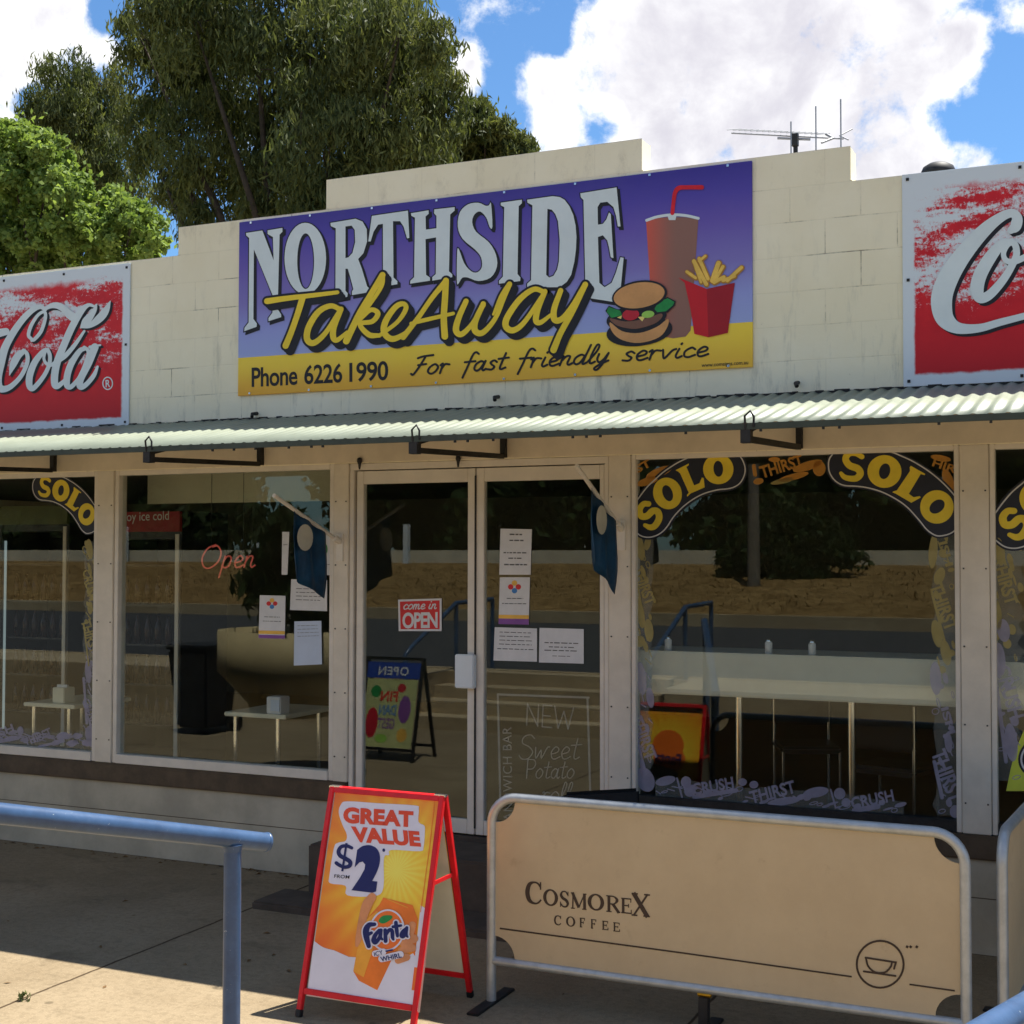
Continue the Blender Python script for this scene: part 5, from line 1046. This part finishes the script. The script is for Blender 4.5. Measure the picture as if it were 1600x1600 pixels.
a.text('ICY', (725,822), (828,795), (735,872), 0.0080, 0.01); a.text('WHIRL', (800,880), (1045,828), (815,935), 0.0080, 0.02); a.stroke([(875,810),(950,795)], 18, 0.0080); a.build('logo_lettering', M['navyprint'], poster)
a = ART(AF_)
u_ = 250
while u_ < 800: a.stroke([(u_, 1345+(u_-250)*.13), (u_+30, 1349+(u_-250)*.13)], 5, 0.0026, smooth=False, caps=False); u_ += 42
a.build('small_print', M['ink'], poster)
# rear poster, seen in the glass
def RB(u_, v_, off=0.0): return BL+(BR_-BL)*(1-u_)+((AP-BL))*(1-v_)*1.0+nb*(0.004+off)
a = ART(RB); a.poly([(.05,.03),(.95,.03),(.95,.88),(.05,.88)], 0.0); rp = a.build('rear_poster', posterprint('rear_poster_print', RB(.45, .35)-org), af)
a = ART(RB); a.poly(ell(.45,.30,.2,.11), 0.0008); a.poly(ell(.42,.40,.2,.10), 0.001); a.build('logo_disc', M['printorange'], rp)
a = ART(RB); a.text('Fanta', (.27,.36), (.60,.34), (.27,.44), 0.0022, .03); a.build('logo_lettering', M['navyprint'], rp)
a = ART(RB); a.poly([(.05,.78),(.95,.72),(.95,.88),(.05,.88)], 0.001); a.build('snow_print', M['snow'], rp)
a = ART(RB); a.poly([(.05,.03),(.95,.03),(.95,.88),(.05,.88)], -0.006); a.build('backing_sheet', M['tabletop'], af)
# ------------------------------------------------------------------ cafe barriers
M['galv'] = pm('silver_tube', srgb(176, 178, 176), 0.42, 0.12, 14, metal=0.45, spec=0.5)
def canvasmat():
    k = NT('tan_canvas'); f = k.noise(2.5, 8, 0.7); c = k.mix(k.rng(f, .3, .7), srgb(222, 199, 160), srgb(230, 208, 169)); c = k.mix(k.math('MULTIPLY', k.rng(k.noise(11, 6, .7), .58, .75), .25), c, srgb(176, 146, 104)); k.color(c); k.set(0.7, spec=0.2)
    tl = k.n('ShaderNodeBsdfTranslucent'); k.l(c, tl.inputs[0]); mx = k.n('ShaderNodeMixShader'); mx.inputs[0].default_value = 0.35; k.l(k.b.outputs[0], mx.inputs[1]); k.l(tl.outputs[0], mx.inputs[2]); k.l(mx.outputs[0], k.out.inputs[0])
    wv = k.math('ADD', k.math('MULTIPLY', k.noise(240, 2), 0.12), k.noise(2.2, 3, 0.5, (1, 1, 0.35), 0.6)); k.bump(wv, 0.35, 0.02); return k.m
M['canvas'] = canvasmat(); M['brownprint'] = pm('brown_print', srgb(66, 50, 38), 0.7, 0.12, 20)
def barrier(p0, p1, label, h=1.0, rail=0.20, rc=0.13):
    p0, p1 = np.array([*p0, 0.0]), np.array([*p1, 0.0]); e = (p1-p0)/np.linalg.norm(p1-p0); L_ = np.linalg.norm(p1-p0); z = np.array([0, 0, 1.0]); n = np.array([e[1], -e[0], 0]); rt = 0.023
    t = thing('cafe_barrier', (p0+p1)/2, label, 'barrier')
    pts = [p0+z*0.01, p0+z*(h-rt-rc)]+[p0+e*rc*(1-math.cos(a_))+z*(h-rt-rc+rc*math.sin(a_)) for a_ in np.linspace(0.15, 1.42, 7)]+[p0+e*rc+z*(h-rt), p0+e*(L_/2)+z*(h-rt), p1-e*rc+z*(h-rt)]+[p1-e*rc*(1-math.cos(a_))+z*(h-rt-rc+rc*math.sin(a_)) for a_ in np.linspace(1.42, 0.15, 7)]+[p1+z*(h-rt-rc), p1+z*0.01]
    mb = MB(); mb.tube(pts, rt, 16); mb.tube([p0+z*rail, p0+e*L_*.5+z*rail, p1+z*rail], rt*.9, 16); mb.build('tube_frame', M['galv'], t, fix=False)
    for q in (p0, p1):
        mb = MB(); mb.obox(q+n*.0+z*.006, n*.21, e*.03, z*.006); mb.build('foot_plate', M['black'], t, 0.003)
    c = p0+e*L_*.485; mb = MB(); mb.obox(c+z*(rail-.03)/2+n*.01, n*.02, e*.022, z*(rail-.035)/2); mb.obox(c+z*.006, n*.21, e*.03, z*.006); mb.build('centre_leg', M['black'], t, 0.003)
    mb = MB(); mb.tube([c+z*(rail-.024)-n*.0-e*.03, c+z*(rail-.024)+e*.03], .012, 10); mb.build('bolt', pm('brass', srgb(200, 150, 40), .4, .1, metal=.8), t)
    x0, x1, z0, z1, cr_ = rt*.8, L_-rt*.8, rail+.014, h-2*rt+.006, .105
    P = [(x0+cr_, z1)]; P = []
    for cx, cz, a0 in ((x0, z1, 0), (x0, z0, 90), (x1, z0, 180), (x1, z1, 270)):
        for q in range(9):
            aa = R(a0-q*90/8) if False else R({0: -q*90/8, 90: 90-q*90/8, 180: 180-q*90/8, 270: 270-q*90/8}[a0]); P.append((cx+cr_*math.cos(aa), cz+cr_*math.sin(aa)))
    tri = tessellate_polygon([[Vector((p[0], p[1], 0)) for p in P]])
    # canvas as a fine-edged sheet with thickness
    mb = MB()
    for o_ in (0.004, -0.004): mb.add([p0+e*p[0]+z*p[1]+n*o_ for p in P], tri)
    nP = len(P); mb.add([p0+e*p[0]+z*p[1]+n*.004 for p in P]+[p0+e*p[0]+z*p[1]-n*.004 for p in P], [(i, (i+1) % nP, nP+(i+1) % nP, nP+i) for i in range(nP)])
    cv = mb.build('canvas_panel', M['canvas'], t); return t, cv, p0, e, n
b1, cv1, bp0, be, bn = barrier((-2.826, -1.81), (-0.668, -1.79), 'tan canvas cafe barrier with brown lettering and a cup emblem, nearest the viewer')
BM = plane_map(bp0+bn*.0048, bn); B4 = crop(BM, 740, 1200, 1600/440); B5 = crop(BM, 1160, 1200, 1600/440)
def caps(a, ch, box, sl, off, tk_=.17, tn=.08):
    x0, y0, x1, y1 = box; w_, h_ = x1-x0, y1-y0; yo = lambda x: sl*(x-x0)
    P = lambda u, v: (x0+u*w_, y1-v*h_+yo(x0+u*w_)); T1, T2 = tk_*h_, tn*h_
    def s_(pts, wd, sm=False): a.stroke([P(*p) for p in pts], wd, off, smooth=sm, caps=False)
    if ch == 'O': a.poly([[P(.5+.5*math.cos(t), .5+.52*math.sin(t)) for t in np.linspace(0, 2*math.pi, 32, False)], [P(.5+.28*math.cos(t), .5+.42*math.sin(t)) for t in np.linspace(0, 2*math.pi, 32, False)]], off)
    elif ch == 'C': s_([(.92,.78),(.75,.93),(.5,.96),(.22,.84),(.1,.5),(.22,.16),(.52,.03),(.78,.07),(.97,.22)], [T2,T2,T2*1.1,T1,T1*1.15,T1,T2*1.1,T2,T2], True); s_([(.93,1),(.93,.66)], T2*.8)
    elif ch == 'S': s_([(.82,.78),(.62,.96),(.3,.94),(.16,.74),(.34,.56),(.66,.44),(.84,.24),(.68,.05),(.36,.04),(.12,.22)], [T2,T2,T2*1.2,T1*.9,T1,T1,T1*.9,T2*1.2,T2,T2], True); s_([(.85,.98),(.85,.7)], T2*.7); s_([(.1,.32),(.1,.0)], T2*.7)
    elif ch == 'M': s_([(.12,0),(.14,1)], T2); s_([(.1,1),(.5,.1)], T1); s_([(.5,.1),(.88,1)], T2); s_([(.86,1),(.88,0)], T1); s_([(0,.03),(.26,.03)], T2*.8); s_([(.72,.03),(1,.03)], T2*.8); s_([(0,.97),(.2,.97)], T2*.8); s_([(.8,.97),(1,.97)], T2*.8)
    elif ch == 'R': s_([(.22,0),(.22,1)], T1); s_([(.2,.96),(.6,.95),(.82,.74),(.6,.52),(.25,.5)], [T2,T2,T1,T2,T2], True); s_([(.5,.5),(.95,0)], T1); s_([(.02,.03),(.42,.03)], T2*.8); s_([(.02,.97),(.3,.97)], T2*.8); s_([(.8,.03),(1.05,.03)], T2*.8)
    elif ch in 'EF':
        s_([(.22,0),(.22,1)], T1); s_([(.05,.96),(.9,.96)], T2); s_([(.25,.52),(.7,.52)], T2); s_([(.9,1),(.9,.74)], T2*.8); s_([(.7,.64),(.7,.4)], T2*.7)
        s_([(.05,.04),(.95,.04)] if ch == 'E' else [(.05,.04),(.45,.04)], T2)
        if ch == 'E': s_([(.94,.0),(.94,.28)], T2*.8)
    elif ch == 'X': s_([(.1,1),(.88,0)], T1*1.1); s_([(.88,1),(.1,0)], T2*1.1); s_([(0,.97),(.34,.97)], T2*.8); s_([(.68,.97),(1,.97)], T2*.8); s_([(0,.03),(.32,.03)], T2*.8); s_([(.64,.03),(1,.03)], T2*.8)
a = ART(B4)
for ch, bx in (('C',(297,640,387,768)),('O',(395,686,480,778)),('S',(488,696,545,788)),('M',(553,706,642,798)),('O',(648,712,742,804)),('R',(752,722,830,816)),('E',(836,736,900,824)),('X',(898,708,1002,838))): caps(a, ch, bx, .10, 0.0004)
a.build('lettering', M['brownprint'], cv1)
a = ART(B4)
for ch, bx in (('C',(458,836,498,890)),('O',(525,842,578,898)),('F',(602,850,634,904)),('F',(665,858,698,911)),('E',(729,867,766,918)),('E',(792,876,832,927))): caps(a, ch, bx, .10, 0.0004, .16, .1)
a.build('lettering', M['brownprint'], cv1)
a = ART(BM); a.stroke([(781,1450.5),(1060,1488),(1331,1526)], 2.6, 0.0004, smooth=False, caps=False); a.stroke([(1421,1538),(1492,1548)], 2.6, 0.0004, smooth=False, caps=False); a.build('printed_line', M['brownprint'], cv1)
a = ART(B5); a.stroke(ell(783,1115,133,133), 12, 0.0004, smooth=False, closed=True); a.stroke([(700,1077),(872,1104),(862,1140)], 11, 0.001, smooth=False); a.stroke([(703,1082),(715,1125),(755,1160),(810,1160),(842,1130),(850,1106)], 11, 0.0012); a.stroke([(690,1155),(870,1181)], 11, 0.0016, smooth=False); a.build('cup_emblem', M['brownprint'], cv1)
a = ART(B5)
for x in (930, 950, 985): a.stroke([(x,1012),(x+12,1020)], 14, 0.0004, smooth=False, caps=False)
a.build('small_mark', M['brownprint'], cv1)
b2, cv2, *_ = barrier((-0.53, -1.72), (-0.42, -0.12), 'tan cafe barrier seen end-on at the right edge, running back to the shop')
bb = (np.array([-.42, -.12, 0])-np.array([-.53, -1.72, 0])); bb /= np.linalg.norm(bb); n2_ = np.array([-bb[1], bb[0], 0]); B2M = lambda x, y, off=0.0: np.array([-.53, -1.72, 0])+bb*x+np.array([0, 0, y])+n2_*(.0048+off)
a = ART(B2M); a.stroke([(0.05,.34),(1.1,.34)], .006, .0004, smooth=False, caps=False); a.text('COSMOREX', (.72,.62), (.22,.62), (.72,.54), .0004, .01); a.text('COFFEE', (.62,.5), (.32,.5), (.62,.46), .0004, .0); a.build('lettering', M['brownprint'], cv2)
# black cafe chairs tucked behind the barrier: only their dark tops show
def outchair(x, y, rz, label):
    t = thing('cafe_chair', (x, y, 0), label, 'chair'); c, s_ = math.cos(rz), math.sin(rz); T_ = lambda a_, b_, z_: (x+a_*c-b_*s_, y+a_*s_+b_*c, z_)
    def bx(name, a0, a1, b0, b1, z0, z1, bev):
        mb = MB(); mb.add([T_(a0,b0,z0),T_(a1,b0,z0),T_(a1,b1,z0),T_(a0,b1,z0),T_(a0,b0,z1),T_(a1,b0,z1),T_(a1,b1,z1),T_(a0,b1,z1)], [(0,3,2,1),(4,5,6,7),(0,1,5,4),(1,2,6,5),(2,3,7,6),(3,0,4,7)]); mb.build(name, M['black'], t, bev)
    bx('seat', -.24, .24, -.22, .22, .42, .46, .015); bx('backrest', -.23, .23, .2, .235, .50, .80, .02)
    for a_, b_ in ((-.2,-.19),(.2,-.19),(-.2,.215),(.2,.215)): MB().tube([T_(a_*1.05, b_*1.05, 0), T_(a_, b_, .43 if b_ < 0 else .7)], .015, 8).build('leg', M['black'], t)
p = atY(985, 1240, -.45); outchair(p[0]-.02, -.62, .75, 'black outdoor chair behind the barrier, in front of the pier by the doors')
# ------------------------------------------------------------------ blue handrails
k = NT('blue_pipe_paint'); f = k.noise(5, 8, .7); c = k.mix(k.rng(f, .3, .7), srgb(52, 74, 104), srgb(66, 92, 126)); c = k.mix(k.rng(k.noise(34, 8, .8), 0.64, 0.66), c, srgb(196, 200, 200)); c = k.mix(k.math('MULTIPLY', k.rng(k.noise(3, 8, .7), .5, .75), .35), c, srgb(120, 132, 150)); k.color(c); k.set(0.30, spec=0.5); k.bump(k.noise(60, 4), 0.12, 0.003); M['blue'] = k.m
RY = -3.15; e0 = atY(416, 1316, RY); rr = 0.037
t = thing('handrail', (e0[0], RY, 0), 'blue pipe handrail in front at lower left', 'handrail'); zr = e0[2]
e0 = np.array(e0); pl_ = CAM+ray(0, 1271)*(float(np.dot(e0-CAM, FW))/1.17); rd = pl_-e0
mb = MB(); mb.tube([e0+rd*1.9, e0+rd, e0], rr, 24); rl = mb.build('rail', M['blue'], t, fix=False)
MB().tube([e0+rd*.006, e0+rd*.004, e0-rd*.004, e0-rd*.006], [rr*1.01, rr*1.07, rr*1.07, rr*.98], 24).build('end_cap', M['blue'], rl)
def seen_x(q): d = np.array(q)-CAM; return 800+FPX*float(np.dot(d, RT))/float(np.dot(d, FW))
kx = min((abs(seen_x(e0+rd*f_)-364), f_) for f_ in np.arange(0.02, 0.6, 0.002))[1]      # the post stands just in from the end
for f_ in (kx, kx+1.45):
    q = e0+rd*f_; MB().tube([(q[0], q[1], -.05), (q[0], q[1], q[2]-.02)], rr*.93, 24).build('post', M['blue'], t, fix=False)
    MB().tube([(q[0], q[1], q[2]-rr-.012), (q[0], q[1], q[2]-rr*.6)], [rr*.94, rr*1.12], 24).build('weld', M['blue'], t, fix=False)
# right-hand rail: only its top corner shows at the lower right
pa_ = CAM+ray(1530, 1618)*2.9; pb_ = CAM+ray(1640, 1553)*3.2; dv = pb_-pa_
t = thing('handrail', (pb_[0], pb_[1], 0), 'blue pipe rail cut off at the bottom right corner', 'handrail')
mb = MB(); mb.tube([pa_-dv*.6, pa_, pb_, pb_+dv*2.0], .033, 24); mb.build('rail', M['blue'], t, fix=False)
for q in (pa_-dv*.5, pb_+dv*1.8): MB().tube([(q[0], q[1], -.05), (q[0], q[1], q[2])], .03, 16).build('post', M['blue'], t, fix=False)
def steprail(x, label):
    t = thing('handrail', (x, -7.2, 0), label, 'handrail', 'blue handrails beside the steps')
    mb = MB(); mb.tube([(x, -6.75, .0), (x, -6.75, .92), (x, -6.9, 1.0), (x, -8.1, 1.5), (x, -9.2, 1.52)], .03, 14); mb.build('rail', M['blue'], t, fix=False)
    for y in (-8.1, -9.2): MB().tube([(x, y, .55), (x, y, 1.5)], .028, 12).build('post', M['blue'], t, fix=False)
steprail(-8.1, 'blue handrail left of the footpath steps, seen reflected in the doors'); steprail(-5.0, 'blue handrail right of the footpath steps, seen reflected in the doors')
# ------------------------------------------------------------------ things that stand behind the viewer and show in the glass
p = mirrored(448, 1118, .62); p[1] = max(p[1], -12)
t = thing('planter', (p[0], p[1], .62), 'big round cream concrete planter, seen reflected in the left window', 'planter')
M['planter'] = pm('planter_concrete', srgb(206, 186, 142), .8, .08, 4)
MB().lathe((p[0], p[1], .62), [(.38, 0), (.42, .12), (.62, .34), (.70, .42), (.70, .80), (.64, .80), (.62, .7), (0, .68)], 40).build('bowl', M['planter'], t, fix=False)
t2 = thing('planter_shrub', (p[0], p[1], 1.35), 'leafy shrub growing in the round planter', 'shrub'); leafmesh('foliage', foliage([(np.array([p[0]+dx, p[1]+dy, 1.35+dz]), r) for dx, dy, dz, r in ((0,0,.45,.42),(-.3,.1,.4,.32),(.3,-.1,.5,.36),(0,.1,.95,.3),(.2,0,.85,.28))], 2600, .16, .35, .5), M['darkleaf'], t2)
MB().tube([(p[0], p[1], 1.3), (p[0], p[1], 1.9)], .03, 8).build('stem', M['bark'], t2)
p = mirrored(310, 1146, 0.0); p[1] = max(p[1], -6.6)
t = thing('wheelie_bin', (p[0], p[1], 0), 'dark wheelie bin, seen reflected in the left window', 'bin')
mb = MB(); x, y = p[0], p[1]; mb.add([(x-.22,y-.26,.08),(x+.22,y-.26,.08),(x+.22,y+.24,.08),(x-.22,y+.24,.08),(x-.29,y-.36,1.0),(x+.29,y-.36,1.0),(x+.29,y+.34,1.0),(x-.29,y+.34,1.0)], [(0,3,2,1),(4,5,6,7),(0,1,5,4),(1,2,6,5),(2,3,7,6),(3,0,4,7)]); mb.build('body', M['black'], t, .03)
MB().box(x-.31, x+.31, y-.38, y+.36, 1.004, 1.06).build('lid', M['black'], t, .02)
for sx_ in (-.25, .25): MB().tube([(x+sx_-.03, y-.3, .1), (x+sx_+.03, y-.3, .1)], .1, 18).build('wheel', M['black'], t)
p = mirrored(612, 1186, 0.0)
t = thing('sandwich_board', (p[0], p[1], 0), 'dark framed A-board with a blue header, seen reflected in the left door', 'sign')
x, y = p[0], p[1]; lean = lambda z, s_=1: y-s_*(0.22*(1-z/1.05))*-1
mb = MB()
for s_ in (1, -1):
    yb = lambda z: y+s_*.25*(1-z/1.05)
    for xx in (x-.33, x+.33): mb.bar((xx, yb(0), 0), (xx, yb(1.05), 1.05), .03, .03, (0, 1, 0))
    mb.bar((x-.315, yb(.12), .12), (x+.315, yb(.12), .12), .03, .028)
mb.bar((x-.315, y, 1.04), (x+.315, y, 1.04), .05, .03); mb.build('frame', M['black'], t)
YB = lambda u_, v_, off=0.0: np.array([x+.30-.60*u_, y+.25*(1-(1.0-v_*.86)/1.05)+.012+off, 1.0-v_*.86])
a = ART(YB); a.poly([(0,.2),(1,.2),(1,1),(0,1)], 0); ps = a.build('poster', pm('pale_green_print', srgb(186, 190, 130), .6, .12, 6), t)
a = ART(YB); a.poly([(-.03,0),(1.03,0),(1.03,.19),(-.03,.19)], .003); hd = a.build('header', pm('header_blue', srgb(40, 70, 160), .5, .1), t)
a = ART(YB); a.text('OPEN', (.2,.05), (.8,.05), (.2,.15), .005, .02, 1.1); a.build('lettering', M['white'], hd)
for txt, v0, m in (('FIN', .34, 'red'), ('DAN', .50, 'blueink'), ('GEST', .66, 'purple')): a = ART(YB); a.text(txt, (.36,v0), (.70,v0), (.36,v0+.12), .002, .02); a.build('lettering', M[m], ps)
for cx, cy, r1, r2, m in ((.2,.55,.12,.16,'purple'),(.82,.72,.12,.18,'tomato'),(.2,.85,.1,.08,'gold'),(.8,.35,.1,.07,'lettuce'),(.6,.9,.12,.05,'pickle'),(.3,.3,.08,.05,'tomato')): a = ART(YB); a.poly(ell(cx,cy,r1,r2), .0012); a.build('picture', M[m], ps)
# ------------------------------------------------------------------ on the roof
M['alu'] = pm('dull_aluminium', srgb(150, 150, 150), .5, .1, metal=.5)
AY = 5.2; P_ = lambda px, py, y=AY: atY(px, py, y)
t = thing('tv_antenna', (P_(1243, 235)[0], AY, 3.7), 'television aerial on the roof behind the right of the parapet', 'antenna')
mb = MB(); m0 = P_(1243, 216); mb.tube([(m0[0], AY, 3.7), (m0[0], AY, m0[2]+.02)], .022, 10); mb.build('mast', M['iron'], t)
b0, b1_ = P_(1143, 208), P_(1318, 217); mb = MB(); mb.tube([b0, b1_], .008, 8); mb.tube([P_(1215, 216), P_(1266, 218)], .012, 8); bm_ = mb.build('boom', M['alu'], t)
mb = MB(); mb.obox(m0+np.array([0, -.02, -.02]), (.03, 0, 0), (0, .03, 0), (0, 0, .06)); mb.build('clamp', M['iron'], t)
mb = MB()
for i in range(16):
    c_ = b0+(b1_-b0)*(.02+i/15*.8); me_ = MB(); me_.tube([c_+np.array([-.02, -.16, -.01]), c_+np.array([.035, .16, .085])], .004, 6); me_.build('element', M['alu'], bm_)
for s_ in (-1, 1): mb.tube([P_(1302, 216), P_(1302, 216)+np.array([-.09, .1*s_, -.06+.14*(s_ > 0)])], .012, 6); mb.tube([P_(1312, 212), P_(1312, 212)+np.array([.1, .1*s_, .08*s_])], .007, 6)
mb.build('reflector', M['alu'], bm_)
for px, y0, y1, nm in ((1236, 232, 190, 'short thin whip aerial beside the television aerial mast'), (1275, 236, 166, 'middle thin whip aerial behind the parapet'), (1314, 232, 155, 'tallest thin whip aerial, at the right end of the television aerial')):
    a0, a1 = atY(px, y0, 4.4), atY(px, y1, 4.4); t = thing('whip_aerial', (a0[0], 4.4, 3.7), nm, 'aerial'); MB().tube([(a0[0], 4.4, 3.7), (a0[0], 4.4, a1[2])], .0065, 8).build('rod', M['alu'], t); MB().lathe((a0[0], 4.4, 3.7), [(.02, 0), (.02, .3), (.01, .34)], 12).build('base', M['iron'], t)
d0 = atY(1466, 262, 2.6); t = thing('roof_vent', (d0[0], 2.6, 3.7), 'dark domed roof vent showing above the right red sign', 'vent')
rv = abs(atY(1491, 262, 2.6)[0]-atY(1443, 262, 2.6)[0])/2*1.05; top = atY(1466, 254, 2.6)[2]
MB().lathe((d0[0], 2.6, 0), [(rv*.6, 3.7), (rv*.6, top-rv*1.0), (rv*1.12, top-rv*.95), (rv*1.08, top-rv*.6), (rv*.95, top-rv*.3), (rv*.6, top-rv*.08), (0, top)], 28).build('dome', M['iron'], t, fix=False)
mb = MB(); mb.lathe((d0[0], 2.6, 0), [(rv*.62, 3.7), (rv*.62, 3.9)], 20); mb.build('collar', M['alu'], t)
V_, F_ = [], []
ml = MB()
for i in range(90):
    if i < 60: x, y = -7.6+2.9*random.random(), -.03-.10*random.random()**2
    else: x, y = -6.5+4.5*random.random(), -.2-2.8*random.random()
    a_ = random.random()*6.28; L_ = .012+.016*random.random(); c_, d_ = math.cos(a_)*L_, math.sin(a_)*L_; h_ = .004+.012*random.random()
    ml.add([(x-c_, y-d_, .003), (x-d_*.4, y+c_*.4, h_), (x+c_, y+d_, .004), (x+d_*.4, y-c_*.4, h_*.6)], [(0, 1, 2, 3)])
tag(ml.build('leaf_litter', pm('dry_leaf', srgb(110, 82, 48), .9, .4, 30), None, fix=False), 'scattered dry fallen leaves along the foot of the wall and on the concrete', 'leaf litter', kind='stuff')
# little weeds and litter in the joints of the forecourt
for x, y, r, lb in ((-4.86, -2.72, .05, 'small dry weed in the crack of the sunlit concrete'),):
    t = thing('weed', (x, y, 0), lb, 'weed'); leafmesh('leaves', foliage([(np.array([x, y, .012]), .028)], 60, .028, .3, .0), M['gumleaf'], t)
